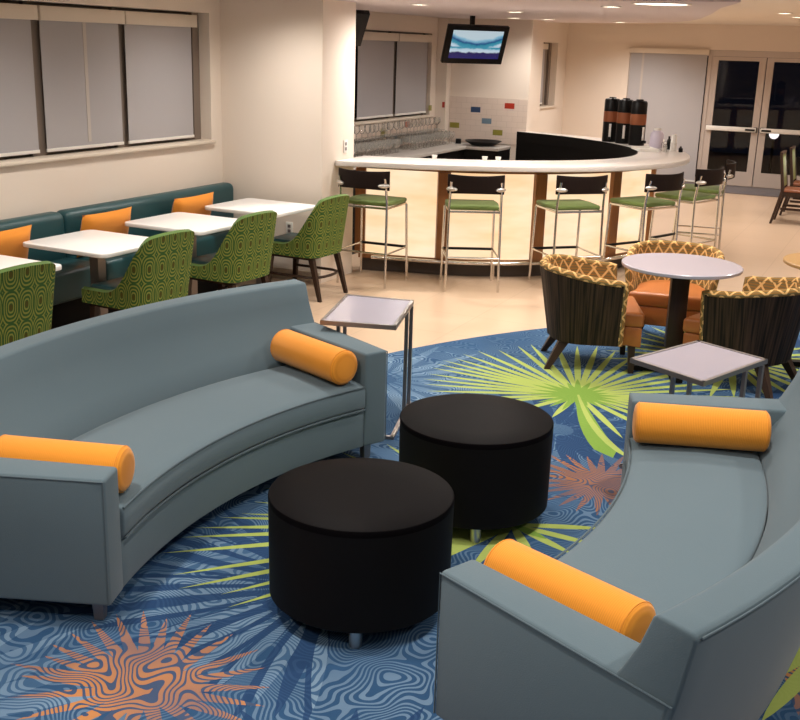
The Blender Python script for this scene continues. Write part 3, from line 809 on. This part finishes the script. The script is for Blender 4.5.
def make_barrel(label, loc, rz):
    t = thing('barrel_chair', label, 'armchair', loc, rz, 'orange barrel chairs at the round table')
    hw = 0.355; plan, T_ = rounded_u(hw, 0.19, -0.34, 0.31)
    def ztop(s):
        y = plan(s)[1]; return 0.625 + 0.06 * (1 - ss(-0.33, 0.22, y)) ** 1.2
    def zbot(s): return 0.20
    def rake(s, z):
        x, y, nx, ny = plan(s); k = -0.075 * (1 - (z - 0.2) / 0.5)
        return nx * k, ny * k * (1 if y > -0.1 else 1.15)
    out, inn, uo = shell(plan, ztop, zbot, rake, 0.05, 61, 10)
    bm = B(); grid(bm, out, uo); obj('outer_shell', bm, M['zebra'], t, fix=False)
    bm = B(); grid(bm, inn, uo, flip=True)
    uvl = bm.loops.layers.uv.verify()
    # rolled fabric edge along the top and down the arm fronts
    rows, uvs = [], []; n = 10
    path = [(out[0][j], inn[0][j]) for j in range(10)] + [(o_[-1], i_[-1]) for o_, i_ in list(zip(out, inn))[1:]] + [(out[-1][j], inn[-1][j]) for j in range(8, -1, -1)]
    cen = [(Vector(a) + Vector(b)) / 2 for a, b in path]; ul = 0
    for i, c in enumerate(cen):
        tg = (cen[min(i + 1, len(cen) - 1)] - cen[max(i - 1, 0)]).normalized()
        sd = (Vector(path[i][0]) - Vector(path[i][1])).normalized(); up = sd.cross(tg).normalized(); rr = 0.027
        if i: ul += (c - cen[i - 1]).length
        rows.append([c + rr * (math.cos(2 * PI * k / n) * sd + math.sin(2 * PI * k / n) * up) for k in range(n + 1)])
        uvs.append([(ul, 0.2 * k / n) for k in range(n + 1)])
    grid(bm, rows, uvs)
    obj('inner_upholstery', bm, M['lattice'], t)
    bm = B(); prism(bm, [(0.28, 0.345), (0.245, 0.22), (0.245, 0.0), (0.18, -0.15), (0.10, -0.21), (-0.10, -0.21), (-0.18, -0.15), (-0.245, 0.0), (-0.245, 0.22), (-0.28, 0.345)], 0.33, 0.43)
    obj('seat_cushion', bm, M['leather'], t, bevel=0.022, seg=3)
    bm = B(); prism(bm, [(0.27, 0.335), (0.215, 0.20), (0.215, 0.0), (0.15, -0.14), (0.08, -0.19), (-0.08, -0.19), (-0.15, -0.14), (-0.215, 0.0), (-0.215, 0.20), (-0.27, 0.335)], 0.195, 0.329)
    obj('seat_base', bm, M['leather'], t, bevel=0.008)
    for sx in (-1, 1):
        bm = B(); tapered(bm, (sx * 0.225, 0.28, 0.195), (sx * 0.23, 0.29, CZ), 0.048, 0.034); obj('leg', bm, M['wenge'], t)
        bm = B(); tapered(bm, (sx * 0.175, -0.165, 0.198), (sx * 0.225, -0.27, CZ), 0.07, 0.036); obj('leg', bm, M['wenge'], t)
    return t
# heading: local +y is the sitting direction
def head(fx, fy): return math.atan2(-fx, fy)
bc = make_barrel('orange lattice barrel chair left of the white round table, dark back to the left', (-1.875, 6.99, 0), head(0.93, 0.36))
dup(bc, (-1.49, 7.86, 0), head(0.12, -0.99), 'orange lattice barrel chair behind the white round table, facing the camera')
dup(bc, (-0.81, 7.07, 0), head(-0.95, 0.27), 'orange lattice barrel chair right of the white round table, cut off at the right edge')

# ------------------------------------------------------------------ bar
EX, EY, EA, EB = -6.0, 10.88, 3.955, 2.61
def ell(t, off, z=0.0):
    x = EX + (EA - (off - 0.06 if off > 0.45 else off)) * math.cos(t)
    if math.sin(t) > 0: return (x, EY + (EB - 0.06 * math.sin(t) - off * 0.28) * math.sin(t), z)
    y = EY + (EB - off * (0.93 if off > 0.45 else 1)) * math.sin(t)
    if 0.05 < off < 0.45: y += 0.13 * ss(-3.4, -4.66, x)
    return (x, y, z)
def tx(off, X, sgn): return sgn * math.acos((X - EX) / (EA - (off - 0.06 if off > 0.45 else off)))
def ring(bm, o0, o1, t0, t1, z0, z1, n, ti0=None, ti1=None):
    ti0 = t0 if ti0 is None else ti0; ti1 = t1 if ti1 is None else ti1
    rows = []
    for i in range(n + 1):
        f = i / n; a = t0 + (t1 - t0) * f; b = ti0 + (ti1 - ti0) * f
        rows.append([bm.verts.new(p) for p in (ell(a, o0, z0), ell(a, o0, z1), ell(b, o1, z1), ell(b, o1, z0))])
    for p, q in zip(rows, rows[1:]):
        for k in range(4): bm.faces.new((p[k], q[k], q[(k + 1) % 4], p[(k + 1) % 4]))
    bm.faces.new(rows[0]); bm.faces.new(rows[-1][::-1])
XA, XZ, XI = -4.660, -4.483, -4.60
bm = B(); ring(bm, 0.0, 0.60, tx(0, XA, -1), tx(0, XZ, 1), 1.03, 1.08, 90, tx(0.6, XA, -1), tx(0.6, XI, 1))
ctp = obj('bar_counter', bm, M['counter'], bevel=0.008); tag(ctp, 'pale curved countertop running round the bar', 'bar counter')
bar = thing('lit_bar_front', 'curved bar front with glowing panels between brown wood posts', 'bar', (0, 0, 0))
bm = B(); ring(bm, 0.40, 0.600, tx(0.40, XA, -1), tx(0.40, XZ, 1), 0.128, 1.028, 80, tx(0.600, XA, -1), tx(0.600, XI, 1)); obj('carcass', bm, M['blackmatt'], bar)
bm = B(); ring(bm, 0.601, 0.612, tx(0.6005, XA, -1), tx(0.6005, XI, 1), 0.95, 1.0795, 80, tx(0.612, XA, -1), tx(0.612, XI, 1)); obj('inner_edge', bm, M['blackmatt'], ctp)
bm = B(); ring(bm, 0.43, 0.57, tx(0.43, XA, -1), tx(0.43, XZ, 1), 0.0, 0.127, 80, tx(0.57, XA, -1), tx(0.57, XZ, 1)); obj('kick_plate', bm, M['kick'], bar)
bm = B(); ring(bm, 0.335, 0.399, tx(0.335, XA, -1), tx(0.335, XZ, 1), 0.975, 1.028, 80, tx(0.399, XA, -1), tx(0.399, XZ, 1)); obj('top_rail', bm, M['walnut'], bar)
bm = B(); ring(bm, 0.345, 0.399, tx(0.345, XA, -1), tx(0.345, XZ, 1), 0.13, 0.172, 80, tx(0.399, XA, -1), tx(0.399, XZ, 1)); obj('bottom_rail', bm, M['walnut'], bar)
PT = [(-68.0, 0.8), (-54.0, 1.05), (-36.5, 1.1), (-17.7, 1.3), (4.75, 1.4), (27.5, 1.35), (50.0, 1.1), (65.2, 0.8)]
for a, w in PT:
    bm = B(); ring(bm, 0.325, 0.3995, R(a - w), R(a + w), 0.1725, 0.9745, 3); obj('post', bm, M['walnut'], bar)
for (a, wa), (b, wb) in zip(PT, PT[1:]):
    bm = B(); ring(bm, 0.365, 0.3985, R(a + wa) + 0.001, R(b - wb) - 0.001, 0.1725, 0.9745, 16); obj('light_panel', bm, M['onyx'], bar)
fr = thing('foot_rail', 'chrome foot rail running along the bottom of the bar front', 'foot rail', (0, 0, 0))
bm = B(); tube(bm, [ell(R(-66 + 130 * k / 80), 0.295, 0.15) for k in range(81)], 0.018, 10); obj('rail', bm, M['chrome'], fr)
for a in (-60, -45, -27, -7, 16, 39, 58):
    bm = B(); p = Vector(ell(R(a), 0.295, 0.15)); q = Vector(ell(R(a), 0.295, 0.0)); tube(bm, [p, q], 0.012, 8); obj('bracket', bm, M['chrome'], fr)

# stools (local: sitting direction +y)
def make_stool(label, loc, rz):
    t = thing('bar_stool', label, 'bar stool', loc, rz, 'chrome bar stools along the bar')
    bm = B(); prism(bm, [(-0.215, -0.20), (0.215, -0.20), (0.24, 0.05), (0.225, 0.23), (-0.225, 0.23), (-0.24, 0.05)], 0.715, 0.755); obj('seat', bm, M['green'], t, bevel=0.016, seg=3)
    bm = B(); tube(bm, [(-0.22, 0.215, 0.703), (-0.22, -0.21, 0.703), (0.22, -0.21, 0.703), (0.22, 0.215, 0.703)], 0.011, 8, closed=True); obj('seat_frame', bm, M['chrome'], t)
    for sx in (-1, 1):
        bm = B(); tube(bm, [(sx * 0.235, -0.245, 0), (sx * 0.228, -0.225, 0.55), (sx * 0.226, -0.222, 0.75), (sx * 0.222, -0.235, 0.86), (sx * 0.218, -0.26, 0.97)], 0.0115, 8); obj('leg', bm, M['chrome'], t)
        bm = B(); tube(bm, [(sx * 0.235, 0.245, 0), (sx * 0.225, 0.215, 0.70)], 0.0115, 8); obj('leg', bm, M['chrome'], t)
        bm = B(); tube(bm, [(sx * 0.232, -0.236, 0.302), (sx * 0.232, 0.232, 0.302)], 0.009, 8); obj('stretcher', bm, M['chrome'], t)
    bm = B(); tube(bm, [(-0.232, -0.236, 0.302), (0.232, -0.236, 0.302)], 0.009, 8); obj('stretcher', bm, M['chrome'], t)
    bm = B(); box(bm, (0, 0.232, 0.302), (0.44, 0.03, 0.022)); obj('footrest', bm, M['black'], t, bevel=0.005)
    # curved back board with a scooped lower edge
    n = 14; f, bk = [], []
    for i in range(n + 1):
        u = -1 + 2 * i / n; x = u * 0.247; yb = -0.315 + 0.085 * u * u
        zt = 1.025 + 0.006 * u * u; zl = 0.862 + 0.012 * (1 - u * u)
        f.append([(x, yb + 0.017, zl + (zt - zl) * j / 4) for j in range(5)]); bk.append([(x, yb, zl + (zt - zl) * j / 4 + 0.0) for j in range(5)])
    bm = B(); grid(bm, f); grid(bm, bk, flip=True)
    grid(bm, [[a[-1], b[-1]] for a, b in zip(f, bk)]); grid(bm, [[a[0], b[0]] for a, b in zip(f, bk)]); grid(bm, [f[0], bk[0]]); grid(bm, [f[-1], bk[-1]])
    bb = obj('back_board', bm, M['stool_back'], t, bevel=0.004)
    for sx in (-1, 1):
        bm = B(); bmesh.ops.create_uvsphere(bm, u_segments=16, v_segments=8, radius=1.0, matrix=Matrix.Translation((sx * 0.212, -0.262, 0.905)) @ rotz(sx * 0.62) @ Matrix.Diagonal((0.055, 0.024, 0.02, 1))); obj('clip', bm, M['steel'], bb)
    return t
st = make_stool('bar stool at the left end of the bar, next to the white column', (-4.335, 8.575, 0), R(2))
for x, y, a, l in ((-3.496, 8.85, 28, 'bar stool second from the white column, facing the bar front'),
                   (-2.775, 9.40, 43, 'bar stool third from the white column, behind the left barrel chair'),
                   (-2.245, 10.06, 60, 'bar stool fourth from the white column, behind the middle barrel chair'),
                   (-1.99, 10.78, 70, 'bar stool fifth from the white column, under the cups'),
                   (-1.97, 11.45, 99, 'bar stool farthest round the bar, seen from the side')):
    dup(st, (x, y, 0), R(a), l)

# back counter of the bar with glassware
t = thing('back_counter', 'grey worktop on dark cabinets under the bar windows', 'counter', (0, 0, 0))
bm = B(); prism(bm, [(XW + 0.005, 8.80), (-5.05, 8.80), (-5.05, 12.48), (-4.63, 12.48), (-4.63, 12.95), (-5.55, 12.95), (-5.55, 12.955), (XW + 0.005, 12.955)], 0.87, 0.905); obj('worktop', bm, M['counter_grey'], t, bevel=0.004)
bm = B(); prism(bm, [(XW + 0.01, 8.81), (-5.09, 8.81), (-5.09, 12.51), (-4.64, 12.51), (-4.64, 12.945), (XW + 0.01, 12.945)], 0.0, 0.869); obj('cabinet', bm, M['blackmatt'], t)
# tiled splashback with a few coloured tiles
bm = B(); uvl = bm.loops.layers.uv.verify()
def wallquad(p0, ux, w, h, mi=0, th=0.0):
    q = [(0, 0), (w, 0), (w, h), (0, h)]; vs = [bm.verts.new((p0[0] + ux[0] * a, p0[1] + ux[1] * a, p0[2] + b)) for a, b in q]
    f = bm.faces.new(vs); f.material_index = mi
    for l, (a, b) in zip(f.loops, q): l[uvl].uv = (a, b)
yP = 13.1
box(bm, (-5.02, yP - 0.008, 1.19), (1.055, 0.012, 0.565)); box(bm, (XW + 0.008, 10.9, 1.062), (0.012, 4.05, 0.308))
for f in bm.faces:
    for l in f.loops:
        co = l.vert.co; l[uvl].uv = (co.x + co.y, co.z)
def ptile(x, z, mi): wallquad((x - 0.066, yP - 0.0155, z - 0.034), (1, 0), 0.132, 0.068, mi)
def ltile(y, z, mi): wallquad((XW + 0.0155, y - 0.066, z - 0.034), (0, 1), 0.132, 0.068, mi)
ptile(-5.187, 1.319, 1); ptile(-4.729, 1.386, 2); ptile(-5.029, 1.184, 3); ptile(-4.871, 1.048, 4); ptile(-5.47, 1.109, 4)
ltile(12.105, 1.152, 5); ltile(11.449, 1.109, 4); ltile(11.776, 1.032, 3)
o = struct('trim_2', bm, [M['backsplash'], M['t_blue'], M['t_red'], M['t_sky'], M['t_olive'], M['t_orange']], fix=False, weld=False, smooth=False)
bm = B(); uvl = bm.loops.layers.uv.verify()
wallquad((XW + 0.001, 12.81 - 0.05, 1.29), (0, 1), 0.10, 0.068, 0); wallquad((-5.60, 12.9555, 1.33), (1, 0), 0.035, 0.07, 1); struct('trim_3', bm, [M['t_olive'], M['t_red']], fix=False)
def make_glass(label, loc, grp):
    bm = B(); lathe(bm, [(0.034, 0.0), (0.033, 0.004), (0.006, 0.008), (0.005, 0.06), (0.02, 0.07), (0.036, 0.095), (0.038, 0.125), (0.031, 0.165)], 14, cap=False)
    o = obj('stemmed_glass', bm, M['glassware']); o.location = loc; o.scale = (1, 1, 0.9)
    return tag(o, label, 'drinking glass', grp)
g0 = None
gl = 'clear stemmed glass standing in rows on the grey worktop behind the bar'
gu = 'clear stemmed glass on the glass shelf above the bar worktop'
n = 0
for row, xx in enumerate((-5.56, -5.46, -5.36)):
    y = 10.05 + 0.03 * row
    while y < 12.85:
        if not (11.2 < y < 11.55 and row):
            if g0 is None: g0 = make_glass(gl, (xx, y, 0.906), 'glasses on the bar worktop')
            else:
                c = g0.copy(); COL.objects.link(c); c.location = (xx + random.uniform(-.01, .01), y, 0.906)
            n += 1
        y += 0.098
t = thing('glass_shelf', 'clear glass shelf on steel posts under the bar windows', 'shelf', (-5.61, 11.4, 0.906))
bm = B(); box(bm, (0.03, 0, 0.160), (0.17, 2.86, 0.008)); obj('shelf_board', bm, M['glassware'], t)
for yy in (-1.40, -0.47, 0.47, 1.40):
    bm = B(); lathe(bm, [(0.006, 0), (0.006, 0.155)], 10, (-0.03, yy, 0)); obj('post', bm, M['steel'], t)
y = 10.06; u0 = None
while y < 12.8:
    c = g0.copy(); COL.objects.link(c); c.location = (-5.58 + random.uniform(-.01, .03), y, 1.0705); c['label'] = gu; c['group'] = 'glasses on the glass shelf'
    y += 0.105
bm = B(); lathe(bm, [(0.09, 0.0), (0.15, 0.008), (0.20, 0.04), (0.235, 0.06), (0.228, 0.062), (0.19, 0.045), (0.14, 0.016), (0.0005, 0.012)], 36)
o = obj('serving_bowl', bm, M['black']); o.location = (-4.92, 12.72, 0.906); tag(o, 'wide black serving bowl on the worktop in front of the tiled wall', 'bowl')
bm = B(); lathe(bm, [(0.035, 0), (0.035, 0.055), (0.03, 0.06)], 16)
o = obj('small_jar', bm, M['black']); o.location = (-5.28, 12.78, 0.906); tag(o, 'small black jar between the glasses and the black serving bowl', 'jar')
for x, y, l in ((-4.02, 9.17, 'small white cup at the inner counter edge, left of its row'), (-3.60, 9.37, 'small white cup at the inner counter edge, middle of its row'), (-3.49, 9.43, 'small white cup at the inner counter edge, right of its row')):
    bm = B(); lathe(bm, [(0.02, 0), (0.027, 0.034), (0.024, 0.034), (0.018, 0.004), (0.0005, 0.004)], 16)
    o = obj('cup', bm, M['plastic_white']); o.location = (x, y, 1.081); tag(o, l, 'cup', 'small cups on the bar')

# coffee urns and service items at the far end of the counter
def urn(label, loc, rz):
    t = thing('coffee_urn', label, 'coffee urn', loc, rz, 'coffee urns on the bar')
    bm = B(); lathe(bm, [(0.086, 0.0), (0.088, 0.01), (0.088, 0.225)], 28); obj('body', bm, M['black'], t)
    bm = B(); lathe(bm, [(0.089, 0.226), (0.090, 0.235), (0.090, 0.335), (0.089, 0.342)], 28); obj('band', bm, M['urn_band'], t)
    bm = B(); lathe(bm, [(0.088, 0.343), (0.088, 0.465), (0.078, 0.482), (0.04, 0.488), (0.04, 0.50), (0.0005, 0.502)], 28); obj('lid', bm, M['black'], t)
    bm = B(); box(bm, (0, -0.09, 0.13), (0.026, 0.012, 0.15)); obj('sight_gauge', bm, M['plastic_white'], t, bevel=0.003)
    bm = B(); box(bm, (0, -0.108, 0.045), (0.03, 0.05, 0.03)); obj('tap', bm, M['black'], t, bevel=0.004)
    return t
u = urn('black coffee urn with copper band, left of the three', (-3.24, 12.42, 1.081), R(12))
dup(u, (-3.05, 12.29, 1.081), R(14), 'black coffee urn with copper band, middle of the three')
dup(u, (-2.86, 12.14, 1.081), R(60), 'black coffee urn with copper band, right of the three, beside the lavender jug')
t = thing('water_jug', 'pale lavender jug right of the coffee urns', 'jug', (-2.60, 11.98, 1.081))
bm = B(); lathe(bm, [(0.072, 0), (0.075, 0.02), (0.072, 0.15), (0.045, 0.185)], 24); obj('body', bm, M['lavender'], t)
bm = B(); lathe(bm, [(0.04, 0.186), (0.04, 0.21), (0.0005, 0.212)], 20); obj('lid', bm, M['plastic_white'], t)
t = thing('cup_stack', 'stack of white paper cups at the far end of the bar counter', 'cups', (-2.36, 11.72, 1.081))
for k in range(6):
    bm = B(); z = 0.09 + k * 0.016; lathe(bm, [(0.0005, 0.09 + z - 0.09 - 0.0), (0.024, z), (0.034, z - 0.085), (0.031, z - 0.085)], 18, cap=False) if k == 5 else lathe(bm, [(0.0325, z - 0.089), (0.0345, z - 0.085), (0.0335, z - 0.073)], 18, cap=False); obj('paper_cup', bm, M['plastic_white'], t)
for x, y, m, l, h in ((-2.44, 11.60, 'glassware', 'small clear bottle left of the paper cups', 0.12), (-2.40, 11.50, 'glassware', 'small clear bottle in front of the paper cups', 0.10), (-2.26, 11.62, 'black', 'small black shaker right of the paper cups', 0.06), (-2.44, 11.86, 'black', 'small black bottle between the lavender jug and the paper cups', 0.14)):
    t = thing('condiment_bottle', l, 'bottle', (x, y, 1.081), 0, 'small bottles on the bar')
    bm = B(); lathe(bm, [(0.022, 0), (0.023, 0.01), (0.023, h * 0.65), (0.01, h * 0.85)], 16); obj('body', bm, M[m], t)
    bm = B(); lathe(bm, [(0.011, h * 0.851), (0.011, h), (0.0005, h)], 12); obj('cap', bm, M['plastic_white'] if m == 'glassware' else M['black'], t)
t = thing('service_tray', 'flat white tray in front of the coffee urns on the bar', 'tray', (-2.62, 11.55, 1.081), R(-62))
bm = B(); box(bm, (0, 0, 0.005), (0.34, 0.2, 0.008)); obj('tray_base', bm, M['plastic_white'], t)
bm = B()
for c, s in (((0, 0.1, 0.014), (0.35, 0.01, 0.026)), ((0, -0.1, 0.014), (0.35, 0.01, 0.026)), ((0.17, 0, 0.014), (0.01, 0.19, 0.026)), ((-0.17, 0, 0.014), (0.01, 0.19, 0.026))): box(bm, c, s)
obj('tray_rim', bm, M['plastic_white'], t, weld=False)

# ------------------------------------------------------------------ televisions
def television(label, loc, yaw, tilt, w, mount_top, on=True):
    t = thing('television', label, 'television', loc, yaw, None)
    h = w * 0.60; rx = Matrix.Rotation(tilt, 4, 'X')
    def put(bm): bmesh.ops.transform(bm, matrix=rx, verts=bm.verts)
    bm = B(); box(bm, (0, 0.03, 0), (w, 0.055, h)); put(bm); obj('casing', bm, M['black'], t, bevel=0.006)
    bm = B(); uvl = bm.loops.layers.uv.verify(); sw, sh = w * 0.415, h * 0.37
    vs = [bm.verts.new((x, -0.0005, z + 0.008)) for x, z in ((-sw, -sh), (sw, -sh), (sw, sh), (-sw, sh))]
    f = bm.faces.new(vs)
    for l, q in zip(f.loops, ((0, 0), (1, 0), (1, 1), (0, 1))): l[uvl].uv = q
    put(bm); obj('screen', bm, M['screen'] if on else M['black'], t, fix=False)
    bm = B(); box(bm, (0, 0.13, (mount_top - loc[2]) / 2 + 0.02), (0.045, 0.045, mount_top - loc[2] - 0.045)); obj('ceiling_pole', bm, M['black'], t)
    bm = B(); box(bm, (0, 0.09, 0.02), (0.2, 0.08, 0.2)); obj('bracket', bm, M['black'], t)
    return t
television('lit flat television showing a landscape, hung from the ceiling in front of the pillar', (-4.71, 11.80, 2.103), 0.798, 0.418, 0.75, SOF)
television('dark switched-off television half hidden behind the white column', (-5.08, 9.10, 2.20), 0.798, 0.75, 0.66, SOF, on=False)

# ------------------------------------------------------------------ far dining set
def far_chair(label, loc, rz):
    t = thing('high_back_chair', label, 'chair', loc, rz, 'high back chairs by the glass doors')
    for sx in (-1, 1):
        bm = B(); tapered(bm, (sx * 0.195, -0.20, 0.43), (sx * 0.195, -0.30, 0), 0.04, 0.03); tapered(bm, (sx * 0.195, -0.27, 0.90), (sx * 0.195, -0.20, 0.43), 0.03, 0.04); obj('leg', bm, M['wenge'], t, weld=False)
        bm = B(); tapered(bm, (sx * 0.195, 0.2, 0.38), (sx * 0.195, 0.21, 0), 0.04, 0.03); obj('leg', bm, M['wenge'], t)
    bm = B(); box(bm, (0, -0.238, 0.68), (0.352, 0.025, 0.42), Matrix.Rotation(R(8.5), 4, 'X')); obj('backrest', bm, M['green_light'], t, bevel=0.006)
    bm = B(); box(bm, (0, -0.268, 0.898), (0.42, 0.034, 0.03)); obj('top_rail', bm, M['wenge'], t)
    bm = B(); box(bm, (0, 0.0, 0.385), (0.42, 0.42, 0.05)); obj('seat_frame', bm, M['wenge'], t)
    bm = B(); box(bm, (0, 0.01, 0.43), (0.41, 0.42, 0.04)); obj('seat', bm, M['brown_seat'], t, bevel=0.012)
    for sx in (-1, 1):
        bm = B(); box(bm, (sx * 0.195, 0, 0.2), (0.02, 0.4, 0.03)); obj('stretcher', bm, M['wenge'], t)
    return t
fc = far_chair('high back chair with pale green back at the right edge, nearer the camera', (-1.29, 14.76, 0), -PI / 2)
dup(fc, (-1.27, 15.62, 0), -PI / 2, 'high back chair with pale green back at the right edge, nearer the glass doors')
t = thing('dining_table', 'brown dining table beside the high back chairs, cut off at the right edge', 'table', (-0.62, 15.25, 0))
bm = B(); box(bm, (0, 0, 0.735), (0.76, 2.0, 0.03)); obj('table_top', bm, M['brown_seat'], t, bevel=0.005)
for sx in (-1, 1):
    for sy in (-1, 1):
        bm = B(); tapered(bm, (sx * 0.32, sy * 0.93, 0.72), (sx * 0.32, sy * 0.93, 0), 0.06, 0.05); obj('leg', bm, M['wenge'], t)

# ------------------------------------------------------------------ outlets
def outlet(label, loc, rz):
    t = thing('wall_outlet', label, 'socket', loc, rz, 'white wall outlets')
    bm = B(); box(bm, (0, -0.004, 0), (0.072, 0.007, 0.115)); obj('cover_plate', bm, M['plastic_white'], t, bevel=0.002)
    bm = B(); box(bm, (0, -0.0085, 0.022), (0.03, 0.003, 0.028)); box(bm, (0, -0.0085, -0.022), (0.03, 0.003, 0.028)); obj('sockets', bm, M['alu_dark'], t, weld=False)
outlet('white wall outlet under the farthest white cafe table, left of the other', (-4.99, 8.198, 0.47), 0)
outlet('white wall outlet beside the back of the farthest green chair', (-4.79, 8.198, 0.48), 0)
outlet('white wall outlet on the column just above the bar counter', (-4.663, 8.62, 1.19), PI / 2)

# ------------------------------------------------------------------ lamps
def downlight(label, x, y, z, power=0, size=155, r=0.062, lens='lens', warm=(1.0, 0.945, 0.875), name='recessed_downlight', grp='recessed ceiling downlights'):
    t = thing(name, label, 'ceiling light', (x, y, z), 0, grp)
    bm = B(); lathe(bm, [(r + 0.022, -0.0005), (r + 0.022, -0.006), (r, -0.007), (r, -0.001)], 28, cap=False); obj('trim_ring', bm, M['plastic_white'], t)
    bm = B(); lathe(bm, [(r - 0.001, -0.003), (0.0005, -0.0031)], 28, cap=False); obj('lens', bm, M[lens], t)
    if power: lamp(x, y, z - 0.02, power, size, warm)
    return t
def lamp(x, y, z, power, size=120, warm=(1.0, 0.945, 0.875), rad=0.06, blend=0.9):
    l = bpy.data.lights.new('downlight', 'SPOT'); l.energy = power * 1.72; l.color = warm; l.spot_size = R(size); l.spot_blend = blend; l.shadow_soft_size = rad
    o = bpy.data.objects.new('downlight_or_fill', l); COL.objects.link(o); o.location = (x, y, z); return o
W1 = (1.0, 0.945, 0.875)
downlight('recessed downlight in the lowered ceiling, nearest the white column', -4.14, 8.99, SOF, 75, 176)
downlight('recessed downlight in the lowered ceiling, above and left of the television', -3.77, 10.44, SOF, 110, 176)
downlight('recessed downlight in the lowered ceiling close to the pillar, left of a pair', -4.51, 12.45, SOF, 22)
downlight('recessed downlight in the lowered ceiling close to the pillar, right of a pair', -4.18, 12.72, SOF, 22)
downlight('recessed downlight in the lowered ceiling beside the big round light', -2.41, 8.95, SOF, 60)
downlight('recessed downlight in the lowered ceiling above the coffee urns', -3.48, 13.38, SOF, 45)
downlight('recessed downlight in the far ceiling, nearer the camera of the two at the right edge', -1.58, 13.3, ZC, 90)
downlight('recessed downlight in the far ceiling, nearer the glass doors', -1.57, 14.53, ZC, 90)
downlight('big round bright light in the lowered ceiling at the top of the picture', -1.88, 8.38, SOF, 70, 140, 0.2, 'lens_soft', name='round_ceiling_light', grp=None)
# assumed lamps out of view; those beside camera and far corner added as fill
for x, y, p in ((-4.75, 7.45, 60), (-4.6, 5.4, 60), (-4.6, 3.2, 60), (-2.6, 7.2, 90), (-2.9, 5.2, 75), (-0.9, 6.2, 90), (-0.6, 4.0, 80), (-2.6, 2.6, 70), (-1.2, 2.2, 60), (0.9, 2.5, 70), (1.2, 5.5, 80), (-2.0, 0.7, 75), (0.5, 0.2, 60), (0.6, 8.6, 100), (1.0, 12.0, 100), (-0.2, 10.5, 110), (-3.4, 16.4, 130), (-4.3, 17.3, 100), (0.4, 16.6, 90)):
    lamp(x, y, ZC - 0.02, p, 150, W1)

# ------------------------------------------------------------------ world, camera, view
w = bpy.data.worlds.new('night'); S.world = w; w.use_nodes = True
w.node_tree.nodes['Background'].inputs[0].default_value = (0.010, 0.012, 0.022, 1)
w.node_tree.nodes['Background'].inputs[1].default_value = 0.4
cam = bpy.data.cameras.new('camera'); co = bpy.data.objects.new('camera', cam); COL.objects.link(co)
cam.sensor_fit = 'HORIZONTAL'; cam.sensor_width = 36.0; cam.lens = 1067.609 * 36.0 / 800.0; cam.clip_start = 0.05; cam.clip_end = 100
pitch, roll, yaw = R(16.3695), R(1.71125), R(-25.17971)
fw = Vector((math.sin(yaw) * math.cos(pitch), math.cos(yaw) * math.cos(pitch), -math.sin(pitch)))
rt = Vector((math.cos(yaw), -math.sin(yaw), 0)); up = rt.cross(fw)
r2 = math.cos(roll) * rt + math.sin(roll) * up; u2 = -math.sin(roll) * rt + math.cos(roll) * up
m = Matrix((r2, u2, -fw)).transposed().to_4x4(); m.translation = (0, 0, 2.07); co.matrix_world = m
S.camera = co
vs = S.view_settings; vs.view_transform = 'Standard'; vs.look = 'None'; vs.exposure = 0.0; vs.gamma = 1.0; vs.use_curve_mapping = False
